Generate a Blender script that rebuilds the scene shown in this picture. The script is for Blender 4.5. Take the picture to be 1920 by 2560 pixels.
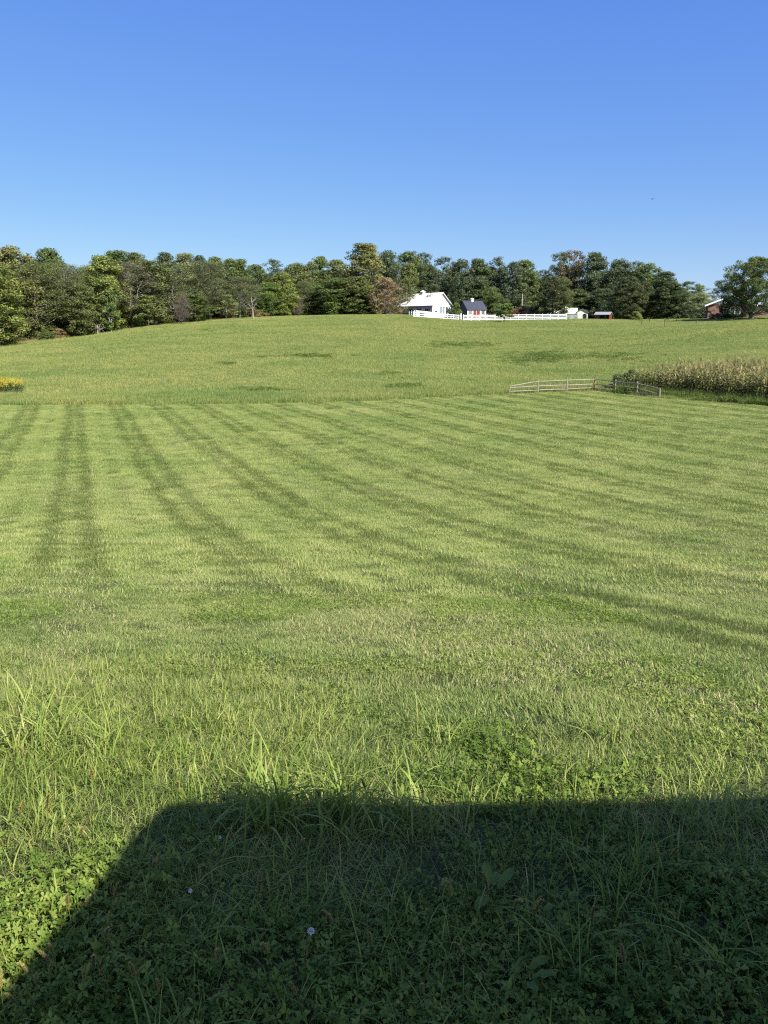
import bpy, math, random
import numpy as np
from mathutils import Vector

for o in list(bpy.data.objects):
    bpy.data.objects.remove(o)
scene = bpy.context.scene
COL = scene.collection
R = math.radians
rng = np.random.default_rng(7)
random.seed(7)

# ------------------------------------------------------------------ camera, sky, sun, exposure
PITCH = R(13.5)
FPX = 1920.0                       # focal length in pixels of a 1920 x 2560 frame
cam_d = bpy.data.cameras.new('camera')
cam = bpy.data.objects.new('camera', cam_d)
COL.objects.link(cam)
cam_d.sensor_fit = 'VERTICAL'
cam_d.sensor_height = 36.0
cam_d.sensor_width = 27.0
cam_d.lens = 36.0 * FPX / 2560.0
cam_d.clip_start = 0.05
cam_d.clip_end = 12000
cam.location = (0, 0, 0)
cam.rotation_euler = (math.pi / 2 - PITCH, 0, 0)
scene.camera = cam

SUN_ELEV = R(42)
SUN_AZ = math.atan2(0.67, -0.742)   # measured from +Y towards +X; the sun is behind the camera, to the right
SUNV = Vector((math.sin(SUN_AZ) * math.cos(SUN_ELEV), math.cos(SUN_AZ) * math.cos(SUN_ELEV), math.sin(SUN_ELEV)))
world = bpy.data.worlds.new('World')
scene.world = world
world.use_nodes = True
wn = world.node_tree
bg = wn.nodes['Background']
sky = wn.nodes.new('ShaderNodeTexSky')
sky.sky_type = 'NISHITA'
sky.sun_disc = False
sky.sun_elevation = SUN_ELEV
sky.sun_rotation = SUN_AZ
sky.altitude = 0
sky.air_density = 1.0
sky.dust_density = 0.0
sky.ozone_density = 4.0
hs = wn.nodes.new('ShaderNodeHueSaturation')
hs.inputs['Saturation'].default_value = 1.15
wn.links.new(sky.outputs['Color'], hs.inputs['Color'])
sep = wn.nodes.new('ShaderNodeSeparateColor'); cmb = wn.nodes.new('ShaderNodeCombineColor')
wn.links.new(hs.outputs['Color'], sep.inputs[0])
for k, (gain, power) in enumerate(((0.606, 0.73), (0.787, 0.68), (2.43, 0.26))):      # a deeper, more even blue than the plain model gives
    p_ = wn.nodes.new('ShaderNodeMath'); p_.operation = 'POWER'; p_.inputs[1].default_value = power
    m_ = wn.nodes.new('ShaderNodeMath'); m_.operation = 'MULTIPLY'; m_.inputs[1].default_value = gain
    wn.links.new(sep.outputs[k], p_.inputs[0]); wn.links.new(p_.outputs[0], m_.inputs[0]); wn.links.new(m_.outputs[0], cmb.inputs[k])
# warm aureole added round the sun, behind the camera, to brighten the shade
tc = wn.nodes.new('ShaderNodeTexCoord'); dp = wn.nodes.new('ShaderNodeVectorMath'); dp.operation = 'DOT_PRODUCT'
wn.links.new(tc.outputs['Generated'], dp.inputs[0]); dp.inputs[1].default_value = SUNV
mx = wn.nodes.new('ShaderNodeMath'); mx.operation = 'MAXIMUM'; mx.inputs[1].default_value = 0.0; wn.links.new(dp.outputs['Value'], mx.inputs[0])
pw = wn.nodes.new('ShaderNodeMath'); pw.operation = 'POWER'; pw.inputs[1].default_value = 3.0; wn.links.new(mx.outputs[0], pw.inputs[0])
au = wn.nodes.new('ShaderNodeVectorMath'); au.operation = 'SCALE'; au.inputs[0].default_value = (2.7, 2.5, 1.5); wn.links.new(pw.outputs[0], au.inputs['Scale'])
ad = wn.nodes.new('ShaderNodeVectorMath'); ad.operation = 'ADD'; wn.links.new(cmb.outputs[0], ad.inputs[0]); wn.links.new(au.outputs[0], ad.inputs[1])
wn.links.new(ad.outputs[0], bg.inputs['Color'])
bg.inputs['Strength'].default_value = 0.10
sun_d = bpy.data.lights.new('sun', 'SUN')
sun_d.energy = 5.0
sun_d.angle = R(0.53)
sun_d.color = (1.0, 0.95, 0.86)
sun = bpy.data.objects.new('sun', sun_d)
COL.objects.link(sun)
sun.rotation_euler = SUNV.to_track_quat('Z', 'Y').to_euler()
scene.view_settings.view_transform = 'Standard'
scene.view_settings.look = 'None'
scene.view_settings.exposure = 1.2
scene.view_settings.gamma = 1.0
scene.cycles.max_bounces = 6
scene.cycles.diffuse_bounces = 3
scene.cycles.transmission_bounces = 3
scene.cycles.sample_clamp_indirect = 6.0
scene.cycles.use_denoising = False
scene.cycles.filter_width = 1.2

# ------------------------------------------------------------------ terrain
CP, SP = math.cos(PITCH), math.sin(PITCH)
LY = np.array([-60, -5, 0, 2, 3, 4, 5, 7, 9, 12, 16, 20, 26, 34, 45, 60, 90.0])
LZ = -np.array([1.6, 1.62, 1.66, 1.76, 1.95, 2.18, 2.42, 2.88, 3.30, 3.85, 4.45, 4.88, 5.25, 5.5, 5.65, 5.75, 5.75])
_fy = np.linspace(-60, 90, 3001)
_fz = np.interp(_fy, LY, LZ)
_k = np.exp(-np.linspace(-2.5, 2.5, 61) ** 2); _k /= _k.sum()
_fz = np.convolve(np.pad(_fz, 30, mode='edge'), _k, mode='valid')

def tan_row(row):
    return np.tan(PITCH + np.arctan((np.asarray(row, float) - 1280) / FPX))

def px_to_u(px):
    return (np.asarray(px, float) - 960) / (FPX / CP) * 1.0

# lawn edge and crest of the field for each bearing
E_PX = [-900, 0, 600, 900, 1270, 1487, 1650, 1920, 2600]
E_ROW = [1016, 1013, 1010, 1003, 985, 976, 995, 1011, 1020]
E_Y = [5.75 / tan_row(r) for r in E_ROW]
C_PX = [-1200, -400, 0, 100, 230, 382, 555, 740, 995, 1160, 1300, 1420, 1600, 1750, 1880, 2300, 3000]
C_ROW = [900, 885, 864, 852, 836, 812, 798, 790, 787, 800, 798, 797, 799, 796, 791, 788, 788]
C_Y = [120, 128, 142, 146, 154, 166, 182, 190, 190, 188, 187, 186, 180, 172, 168, 165, 165]
_u = np.linspace(-1.4, 1.4, 2801)
_eY = np.interp(_u, px_to_u(E_PX), E_Y)
_cY = np.interp(_u, px_to_u(C_PX), C_Y)
_cR = np.interp(_u, px_to_u(C_PX), C_ROW)
def _sm(a, n):
    k = np.exp(-np.linspace(-2.2, 2.2, 2 * n + 1) ** 2); k /= k.sum()
    return np.convolve(np.pad(a, n, mode='edge'), k, mode='valid')
_eYs = _sm(_eY, 25)
_cY = _sm(_cY, 45)
_cR = _sm(_cR, 30)
_cZ = -_cY * tan_row(_cR)

def lawn_edge(x, y):
    u = np.asarray(x) / np.maximum(y, 1.0)
    return np.interp(u, _u, _eY)

def height(x, y):
    x = np.asarray(x, float); y = np.asarray(y, float)
    u = x / np.maximum(y, 8.0)
    zl = np.interp(y, _fy, _fz)
    e = np.interp(u, _u, _eYs); c = np.interp(u, _u, _cY); zc = np.interp(u, _u, _cZ)
    t = np.clip((y - e) / (c - e), 0, 1)
    s = 0.30 * t + 0.70 * t * t * (3 - 2 * t)
    s = s - 0.02 * np.sin(t * math.pi) * np.sin(x * 0.06)
    z = np.where(y > e, -5.75 + (zc + 5.75) * s, zl)
    d = np.maximum(y - c, 0)
    z = z - np.minimum(0.0012 * d * d, 1.3) - np.clip(d - 60, 0, 600) * 0.01
    z = z + 0.012 * np.sin(x * 2.1 + 1.3 * np.sin(y * 1.1)) * np.sin(y * 1.7 + 0.7) * np.clip(1.5 - y / 40, 0.0, 1)
    return z

def ground_at(px, row, ymax=260):
    """the point of the terrain seen at that place"""
    a = (px - 960) / FPX; b = (1280 - row) / FPX
    d = np.array([a, CP + b * SP, -SP + b * CP])
    ts = np.geomspace(1.0, ymax, 6000)
    P = ts[:, None] * d
    below = P[:, 2] < height(P[:, 0], P[:, 1])
    i = int(np.argmax(below)) if below.any() else len(ts) - 1
    p = P[i]
    return Vector((p[0], p[1], float(height(p[0], p[1]))))

def at(px, Y):
    """the point of the terrain on bearing px at forward distance Y"""
    x = (px - 960) / FPX * Y
    for _ in range(3):
        z = float(height(x, Y))
        x = (px - 960) / FPX * (Y * CP - z * SP)
    return Vector((x, Y, float(height(x, Y))))

def top_z(row, Y):
    return -Y * float(tan_row(row))

# ------------------------------------------------------------------ helpers
def link(o):
    COL.objects.link(o)
    return o

def tag(o, label=None, cat=None, group=None, kind=None):
    if label: o['label'] = label
    if cat: o['category'] = cat
    if group: o['group'] = group
    if kind: o['kind'] = kind
    return o

def empty(name, loc, rz=0.0):
    o = bpy.data.objects.new(name, None)
    o.empty_display_size = 0.3
    link(o)
    o.location = loc
    o.rotation_euler = (0, 0, rz)
    return o

def meshobj(name, me, mat=None, parent=None, loc=None):
    o = bpy.data.objects.new(name, me)
    if mat is not None and len(me.materials) == 0:
        me.materials.append(mat)
    link(o)
    if parent: o.parent = parent
    if loc is not None: o.location = loc
    return o

def np_mesh(name, V, Q=None, T=None, attrs=None, smooth=False):
    me = bpy.data.meshes.new(name)
    V = np.asarray(V, np.float32).reshape(-1, 3)
    nq = 0 if Q is None else len(Q); nt = 0 if T is None else len(T)
    me.vertices.add(len(V)); me.vertices.foreach_set('co', V.ravel())
    loops = []
    if nq: loops.append(np.asarray(Q, np.int32).ravel())
    if nt: loops.append(np.asarray(T, np.int32).ravel())
    L = np.concatenate(loops)
    me.loops.add(len(L)); me.loops.foreach_set('vertex_index', L)
    me.polygons.add(nq + nt)
    st = np.concatenate([np.arange(nq) * 4, nq * 4 + np.arange(nt) * 3]).astype(np.int32)
    me.polygons.foreach_set('loop_start', st)
    if smooth:
        me.polygons.foreach_set('use_smooth', np.ones(nq + nt, bool))
    for k, a in (attrs or {}).items():
        at_ = me.attributes.new(k, 'FLOAT', 'POINT')
        at_.data.foreach_set('value', np.asarray(a, np.float32))
    me.update(calc_edges=True)
    me.validate()
    return me

class MB:
    """collects boxes, prisms and tubes into one mesh"""
    def __init__(s): s.v = []; s.f = []
    def add(s, vs, fs):
        b = len(s.v); s.v += [tuple(v) for v in vs]; s.f += [tuple(b + i for i in f) for f in fs]; return s
    def box(s, a, b):
        (x0, y0, z0), (x1, y1, z1) = a, b
        return s.add([(x0,y0,z0),(x1,y0,z0),(x1,y1,z0),(x0,y1,z0),(x0,y0,z1),(x1,y0,z1),(x1,y1,z1),(x0,y1,z1)],
                     [(0,3,2,1),(4,5,6,7),(0,1,5,4),(1,2,6,5),(2,3,7,6),(3,0,4,7)])
    def prism(s, pts, axis, a, b):
        """polygon pts (2-D) extruded along axis from a to b; axis 'x': pts are (y,z); 'y': (x,z); 'z': (x,y)"""
        n = len(pts)
        def mk(p, t):
            return (t, p[0], p[1]) if axis == 'x' else (p[0], t, p[1]) if axis == 'y' else (p[0], p[1], t)
        vs = [mk(p, a) for p in pts] + [mk(p, b) for p in pts]
        fs = [tuple(range(n))[::-1], tuple(range(n, 2 * n))] + [(i, (i + 1) % n, n + (i + 1) % n, n + i) for i in range(n)]
        return s.add(vs, fs)
    def tube(s, path, rad, n=6, jit=0.0, caps=True):
        path = [Vector(p) for p in path]
        if not hasattr(rad, '__len__'): rad = [rad] * len(path)
        rings = []
        for i, p in enumerate(path):
            t = (path[min(i + 1, len(path) - 1)] - path[max(i - 1, 0)]).normalized()
            a = t.cross(Vector((0, 0, 1)) if abs(t.z) < 0.9 else Vector((1, 0, 0))).normalized(); b = t.cross(a)
            rings.append([p + (a * math.cos(2*math.pi*k/n) + b * math.sin(2*math.pi*k/n)) * rad[i] * (1 + random.uniform(-jit, jit)) for k in range(n)])
        vs = [v for r in rings for v in r]
        fs = [(i*n+k, i*n+(k+1)%n, (i+1)*n+(k+1)%n, (i+1)*n+k) for i in range(len(path)-1) for k in range(n)]
        if caps: fs += [tuple(range(n))[::-1], tuple(range((len(path)-1)*n, len(path)*n))]
        return s.add(vs, fs)
    def build(s, name, mat=None, parent=None, smooth=False):
        me = bpy.data.meshes.new(name)
        me.from_pydata(s.v, [], s.f); me.update()
        import bmesh
        bm = bmesh.new(); bm.from_mesh(me); bmesh.ops.recalc_face_normals(bm, faces=bm.faces); bm.to_mesh(me); bm.free()
        if smooth:
            for p in me.polygons: p.use_smooth = True
        return meshobj(name, me, mat, parent)

# ------------------------------------------------------------------ materials
class NT:
    def __init__(s, name):
        s.m = bpy.data.materials.new(name); s.m.use_nodes = True
        s.t = s.m.node_tree; s.t.nodes.clear()
        s.out = s.n('ShaderNodeOutputMaterial')
    def n(s, typ, **kw):
        nd = s.t.nodes.new(typ)
        for k, v in kw.items():
            if k.startswith('i_'): nd.inputs[k[2:].replace('_', ' ')].default_value = v
            else: setattr(nd, k, v)
        return nd
    def l(s, a, b): s.t.links.new(a, b)
    def noise(s, scale, detail=4, rough=0.6, vec=None, dist=0.0):
        nd = s.n('ShaderNodeTexNoise'); nd.inputs['Scale'].default_value = scale
        nd.inputs['Detail'].default_value = detail; nd.inputs['Roughness'].default_value = rough
        nd.inputs['Distortion'].default_value = dist
        if vec is not None: s.l(vec, nd.inputs['Vector'])
        return nd.outputs['Fac']
    def ramp(s, fac, stops):
        nd = s.n('ShaderNodeValToRGB'); cr = nd.color_ramp
        while len(cr.elements) < len(stops): cr.elements.new(0.5)
        for e, (p, c) in zip(cr.elements, stops):
            e.position = p; e.color = (*c, 1) if len(c) == 3 else c
        s.l(fac, nd.inputs['Fac']); return nd.outputs['Color']
    def mix(s, fac, a, b, mode='MIX'):
        nd = s.n('ShaderNodeMix', data_type='RGBA', blend_type=mode)
        if isinstance(fac, (int, float)): nd.inputs[0].default_value = fac
        else: s.l(fac, nd.inputs[0])
        for sock, v in ((nd.inputs[6], a), (nd.inputs[7], b)):
            if isinstance(v, tuple): sock.default_value = (*v, 1) if len(v) == 3 else v
            else: s.l(v, sock)
        return nd.outputs[2]
    def math(s, op, a, b=None, clamp=False):
        nd = s.n('ShaderNodeMath', operation=op); nd.use_clamp = clamp
        for sock, v in ((nd.inputs[0], a), (nd.inputs[1], b)):
            if v is None: continue
            if isinstance(v, (int, float)): sock.default_value = v
            else: s.l(v, sock)
        return nd.outputs[0]
    def pos(s, sc=(1, 1, 1)):
        g = s.n('ShaderNodeNewGeometry'); mp = s.n('ShaderNodeMapping'); mp.inputs['Scale'].default_value = sc
        s.l(g.outputs['Position'], mp.inputs['Vector']); return mp.outputs['Vector']
    def objc(s, sc=(1, 1, 1)):
        g = s.n('ShaderNodeTexCoord'); mp = s.n('ShaderNodeMapping'); mp.inputs['Scale'].default_value = sc
        s.l(g.outputs['Object'], mp.inputs['Vector']); return mp.outputs['Vector']
    def attr(s, name, typ='GEOMETRY'):
        nd = s.n('ShaderNodeAttribute', attribute_name=name, attribute_type=typ); return nd.outputs['Fac']
    def finish(s, col, rough=0.8, trans=0.0, bump=None, bstr=0.3, bdist=0.02, spec=0.5, transcol=None, metal=0.0):
        p = s.n('ShaderNodeBsdfPrincipled')
        if isinstance(col, tuple): p.inputs['Base Color'].default_value = (*col, 1)
        else: s.l(col, p.inputs['Base Color'])
        if isinstance(rough, (int, float)): p.inputs['Roughness'].default_value = rough
        else: s.l(rough, p.inputs['Roughness'])
        p.inputs['Specular IOR Level'].default_value = spec
        p.inputs['Metallic'].default_value = metal
        if bump is not None:
            b = s.n('ShaderNodeBump'); b.inputs['Strength'].default_value = bstr; b.inputs['Distance'].default_value = bdist
            s.l(bump, b.inputs['Height']); s.l(b.outputs['Normal'], p.inputs['Normal'])
        if trans > 0:
            t = s.n('ShaderNodeBsdfTranslucent')
            c2 = transcol if transcol is not None else col
            if isinstance(c2, tuple): t.inputs['Color'].default_value = (*c2, 1)
            else: s.l(c2, t.inputs['Color'])
            mx = s.n('ShaderNodeMixShader'); mx.inputs[0].default_value = trans
            s.l(p.outputs[0], mx.inputs[1]); s.l(t.outputs[0], mx.inputs[2]); s.l(mx.outputs[0], s.out.inputs['Surface'])
        else:
            s.l(p.outputs[0], s.out.inputs['Surface'])
        return s.m

def simple_mat(name, col, rough=0.7, var=0.15, scale=3.0, spec=0.4, metal=0.0, stretch=(1, 1, 1), bstr=0.2):
    m = NT(name)
    n = m.noise(scale, 5, 0.65, m.objc(stretch))
    dark = tuple(c * (1 - var) for c in col); light = tuple(min(1, c * (1 + var)) for c in col)
    c = m.ramp(n, [(0.3, dark), (0.7, light)])
    return m.finish(c, rough, bump=n, bstr=bstr, bdist=0.01, spec=spec, metal=metal)

# stripe coordinate of the mower's passes
STR_DIR = math.atan2(-0.398, 1.0)
def stripe(x, y):
    s = x * math.cos(STR_DIR) - y * math.sin(STR_DIR)
    s = s + 0.10 * np.sin(y * 0.10 + x * 0.05) + 0.03 * np.sin(y * 0.31 + 2)
    ph = ((s + 0.29) / 2.94 + 0.215) % 1.0          # 0..0.5 leaning to the camera, 0.5..1 leaning away
    return ph

# ground
def ground_material():
    m = NT('ground_soil_and_thatch')
    p = m.pos()
    big = m.noise(0.35, 5, 0.6, p); fine = m.noise(28, 6, 0.7, p); mid = m.noise(3.5, 5, 0.65, p)
    c = m.ramp(mid, [(0.3, (0.075, 0.105, 0.022)), (0.55, (0.115, 0.150, 0.038)), (0.75, (0.17, 0.17, 0.06))])
    c = m.mix(m.math('MULTIPLY', big, 0.5), c, (0.12, 0.15, 0.035))
    c = m.mix(m.math('MULTIPLY', fine, 0.5), c, (0.04, 0.045, 0.02))
    # leaf litter under the wood and bare soil where the meadow and lawn end
    c = m.mix(m.attr('litter'), c, m.ramp(mid, [(0.3, (0.03, 0.024, 0.014)), (0.7, (0.075, 0.055, 0.03))]))
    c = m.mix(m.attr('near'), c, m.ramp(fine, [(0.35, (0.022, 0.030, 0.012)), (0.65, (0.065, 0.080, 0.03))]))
    return m.finish(c, 0.95, bump=fine, bstr=0.6, bdist=0.03, spec=0.1)

def grass_material(name, lush, mid_, dry, straw, dry_amt=0.5, trans=0.35, ns=(0.25, 0.25, 0.25), rough=0.55):
    m = NT(name)
    p = m.pos(ns)
    n1 = m.noise(1.0, 5, 0.65, p, 0.6)
    n2 = m.noise(6.0, 4, 0.6, p)
    a = m.attr('vr')
    f = m.math('ADD', m.math('MULTIPLY', n1, 0.85), m.math('MULTIPLY', n2, 0.45))
    f = m.math('ADD', f, m.math('MULTIPLY', a, 0.34))
    f = m.math('SUBTRACT', f, 0.345)
    c = m.ramp(f, [(0.26, lush), (0.46, mid_), (0.46 + 0.30 * (1.2 - dry_amt), dry), (0.97, straw)])
    # worn, paler patches some metres across
    n3 = m.noise(0.22 if ns[0] > 0.1 else 0.035, 5, 0.72, m.pos((1, 1.6, 1)), 0.8)
    pt = m.ramp(n3, [(0.50, (0, 0, 0)), (0.64, (1, 1, 1))])
    c = m.mix(m.math('MULTIPLY', pt, 0.75 * dry_amt), c, m.mix(0.3, dry, straw))
    n4 = m.noise(0.5 if ns[0] > 0.1 else 0.08, 4, 0.7, m.pos((1.3, 1, 1)), 0.5)
    c = m.mix(m.math('MULTIPLY', m.ramp(n4, [(0.52, (0, 0, 0)), (0.66, (1, 1, 1))]), 0.5), c, lush)
    tip = m.attr('vh')
    c = m.mix(m.math('MULTIPLY', tip, 0.18), c, dry)
    dead = m.attr('vd')
    c = m.mix(dead, c, straw)
    return m.finish(c, rough, trans=trans, spec=0.15)

M = {}
M['ground'] = ground_material()
M['lawn'] = grass_material('mown_grass_blades', (0.098, 0.160, 0.034), (0.178, 0.242, 0.058), (0.285, 0.315, 0.098), (0.48, 0.43, 0.21))
M['near'] = grass_material('long_grass_blades', (0.108, 0.178, 0.030), (0.195, 0.265, 0.050), (0.30, 0.33, 0.090), (0.48, 0.42, 0.20), 0.6, ns=(0.9, 0.9, 0.9), rough=0.42)
M['meadow'] = grass_material('meadow_grass_blades', (0.108, 0.188, 0.050), (0.188, 0.264, 0.066), (0.30, 0.320, 0.095), (0.42, 0.34, 0.14), 0.75, ns=(0.06, 0.16, 0.1))
M['drygrass'] = grass_material('tall_dry_grass_blades', (0.16, 0.20, 0.05), (0.27, 0.27, 0.09), (0.38, 0.33, 0.14), (0.45, 0.37, 0.19), 1.0, ns=(0.2, 0.2, 0.2))
M['weed'] = grass_material('green_weed_leaves', (0.080, 0.140, 0.022), (0.140, 0.205, 0.034), (0.22, 0.27, 0.055), (0.33, 0.34, 0.10), 0.5, ns=(1.3, 1.3, 1.3))
M['fieldweed'] = grass_material('broad_field_weed_leaves', (0.070, 0.125, 0.024), (0.105, 0.165, 0.034), (0.15, 0.20, 0.05), (0.24, 0.25, 0.08), 0.4, ns=(0.3, 0.3, 0.3))

def leaf_mat(name, trans=0.42, rough=0.55, var=0.45):
    m = NT(name)
    oi = m.n('ShaderNodeObjectInfo')
    a = m.attr('vr')
    k = m.math('ADD', m.math('MULTIPLY', a, var * 2), 1 - var)
    hs = m.n('ShaderNodeHueSaturation')
    m.l(oi.outputs['Color'], hs.inputs['Color']); m.l(k, hs.inputs['Value'])
    hue = m.math('ADD', m.math('MULTIPLY', m.attr('vq'), 0.05), 0.475)
    m.l(hue, hs.inputs['Hue'])
    n = m.noise(0.35, 3, 0.6, m.pos())
    c = m.mix(m.math('MULTIPLY', n, 0.35), hs.outputs[0], m.mix(1.0, hs.outputs[0], (1.18, 1.10, 0.80), 'MULTIPLY'))
    return m.finish(c, rough, trans=trans, spec=0.4)
M['leaf'] = leaf_mat('tree_leaves')

def bark_mat():
    m = NT('tree_bark')
    oi = m.n('ShaderNodeObjectInfo')
    n = m.noise(2.2, 6, 0.7, m.objc((1, 1, 0.25)))
    k = m.math('ADD', m.math('MULTIPLY', n, 0.9), 0.5)
    hs = m.n('ShaderNodeHueSaturation'); m.l(oi.outputs['Color'], hs.inputs['Color']); m.l(k, hs.inputs['Value'])
    return m.finish(hs.outputs[0], 0.9, bump=n, bstr=0.6, bdist=0.05, spec=0.2)
M['bark'] = bark_mat()

def board_mat(name, c1, c2, rough=0.6, freq=1.0, axis=(1, 0, 0), groove=0.15):
    """painted or metal cladding with seams across one axis and faint dirt"""
    m = NT(name)
    oc = m.objc()
    w = m.n('ShaderNodeTexWave', wave_type='BANDS', bands_direction='X' if axis[0] else ('Y' if axis[1] else 'Z'))
    w.inputs['Scale'].default_value = freq; w.inputs['Distortion'].default_value = 0.0
    m.l(oc, w.inputs['Vector'])
    n = m.noise(0.9, 6, 0.7, m.objc((1, 1, 0.4)))
    c = m.ramp(n, [(0.3, c1), (0.7, c2)])
    g = m.ramp(w.outputs['Fac'], [(0.0, (1 - groove,) * 3), (0.12, (1, 1, 1))])
    c = m.mix(1.0, c, g, 'MULTIPLY')
    return m.finish(c, rough, bump=w.outputs['Fac'], bstr=0.3, bdist=0.02, spec=0.4)

M['white_roof'] = board_mat('white_metal_roofing', (0.74, 0.74, 0.72), (0.82, 0.82, 0.80), 0.45, 1.2, (1, 0, 0), 0.10)
M['white_wall'] = board_mat('white_barn_siding', (0.70, 0.72, 0.70), (0.80, 0.81, 0.79), 0.6, 1.6, (1, 0, 0), 0.08)
M['cream_wall'] = board_mat('cream_barn_siding', (0.60, 0.58, 0.48), (0.70, 0.68, 0.57), 0.6, 1.6, (1, 0, 0), 0.08)
M['grey_band'] = simple_mat('grey_green_metal_wainscot', (0.23, 0.27, 0.27), 0.6)
M['dark_green'] = simple_mat('dark_green_paint', (0.02, 0.045, 0.035), 0.5)
M['glass'] = simple_mat('dark_window_glass', (0.03, 0.04, 0.05), 0.08, 0.1, spec=0.6)
M['pale_blue'] = board_mat('pale_blue_sliding_door', (0.15, 0.20, 0.25), (0.21, 0.26, 0.31), 0.6, 3.0, (0, 1, 0), 0.15)
M['white'] = simple_mat('white_paint', (0.76, 0.77, 0.77), 0.5, 0.06)
M['fence_white'] = simple_mat('white_vinyl_boards', (0.76, 0.78, 0.80), 0.4, 0.05)
M['red_wall'] = board_mat('barn_red_siding', (0.13, 0.018, 0.017), (0.19, 0.028, 0.025), 0.7, 3.0, (1, 0, 0), 0.25)
M['grey_wall'] = simple_mat('grey_brown_weathered_siding', (0.10, 0.09, 0.085), 0.8)
M['dark_roof'] = board_mat('dark_slate_blue_roofing', (0.022, 0.026, 0.042), (0.036, 0.042, 0.062), 0.55, 3.0, (1, 0, 0), 0.3)
M['grey_roof'] = board_mat('grey_shingle_roofing', (0.16, 0.17, 0.19), (0.24, 0.25, 0.27), 0.85, 2.0, (1, 0, 0), 0.15)
M['dark'] = simple_mat('dark_interior', (0.012, 0.011, 0.010), 0.9)
M['shade_caster'] = simple_mat('shade_caster_metal', (0.4, 0.4, 0.4), 0.6)  # for the unseen slab added to shade the foreground
M['galv'] = simple_mat('dark_grey_trough', (0.05, 0.055, 0.06), 0.6)

def brick_mat():
    m = NT('red_brick_wall')
    oc = m.objc()
    sep = m.n('ShaderNodeSeparateXYZ'); m.l(oc, sep.inputs[0])
    cmb = m.n('ShaderNodeCombineXYZ')
    m.l(m.math('ADD', sep.outputs[0], sep.outputs[1]), cmb.inputs[0]); m.l(sep.outputs[2], cmb.inputs[1])
    b = m.n('ShaderNodeTexBrick'); m.l(cmb.outputs[0], b.inputs['Vector'])
    b.inputs['Scale'].default_value = 1.0; b.inputs['Brick Width'].default_value = 0.42; b.inputs['Row Height'].default_value = 0.15
    b.inputs['Mortar Size'].default_value = 0.02
    b.inputs['Color1'].default_value = (0.20, 0.082, 0.060, 1); b.inputs['Color2'].default_value = (0.145, 0.058, 0.045, 1)
    b.inputs['Mortar'].default_value = (0.26, 0.2, 0.17, 1)
    n = m.noise(1.1, 5, 0.6, oc)
    c = m.mix(m.math('MULTIPLY', n, 0.5), b.outputs['Color'], (0.20, 0.075, 0.055))
    return m.finish(c, 0.9)
M['brick'] = brick_mat()

def wood_mat(name, c1, c2, c3):
    m = NT(name)
    n = m.noise(1.5, 7, 0.75, m.objc((3, 3, 3)))
    n2 = m.noise(14, 5, 0.7, m.objc((2, 2, 2)))
    c = m.ramp(n, [(0.3, c1), (0.5, c2), (0.72, c3)])
    c = m.mix(m.math('MULTIPLY', n2, 0.5), c, tuple(v * 0.55 for v in c2))
    return m.finish(c, 0.9, bump=n2, bstr=0.8, bdist=0.02, spec=0.2)
M['rail'] = wood_mat('weathered_split_wood', (0.13, 0.11, 0.085), (0.25, 0.215, 0.165), (0.36, 0.315, 0.24))
M['post_brown'] = wood_mat('brown_post_wood', (0.14, 0.075, 0.035), (0.30, 0.17, 0.08), (0.42, 0.27, 0.15))
M['pole'] = wood_mat('pale_pole_wood', (0.25, 0.22, 0.16), (0.36, 0.32, 0.24), (0.44, 0.40, 0.30))

# ------------------------------------------------------------------ the ground sheet
def build_ground():
    ys = np.concatenate([np.arange(-60, -2, 4), np.arange(-2, 14, 0.12), np.arange(14, 60, 0.5), np.arange(60, 260, 1.2),
                         np.geomspace(260, 9000, 30)])
    xs = np.linspace(-1, 1, 241); xs = np.sign(xs) * np.abs(xs) ** 1.6
    W = np.where(ys < 10, 60, np.minimum(60 + (ys - 10) * 1.5, 9000))
    X = xs[None, :] * W[:, None]; Y = np.repeat(ys[:, None], len(xs), 1)
    Z = height(X, Y)
    V = np.stack([X, Y, Z], -1).reshape(-1, 3)
    nr, nc = X.shape
    i = np.arange(nr - 1)[:, None] * nc + np.arange(nc - 1)[None, :]
    Q = np.stack([i, i + 1, i + 1 + nc, i + nc], -1).reshape(-1, 4)
    u = X / np.maximum(Y, 8); c = np.interp(u, _u, _cY)
    px = 960 + u * FPX / CP
    lit = np.clip((Y - c - np.where(px < 700, -1.0, np.where(px > 1150, 22, 6))) / 4, 0, 1)
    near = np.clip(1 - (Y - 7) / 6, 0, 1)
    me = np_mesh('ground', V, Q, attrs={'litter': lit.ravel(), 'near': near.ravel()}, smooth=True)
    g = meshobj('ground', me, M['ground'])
    tag(g, 'rolling farm ground under the mown lawn, meadow and woods', 'ground', kind='structure')
build_ground()

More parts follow.
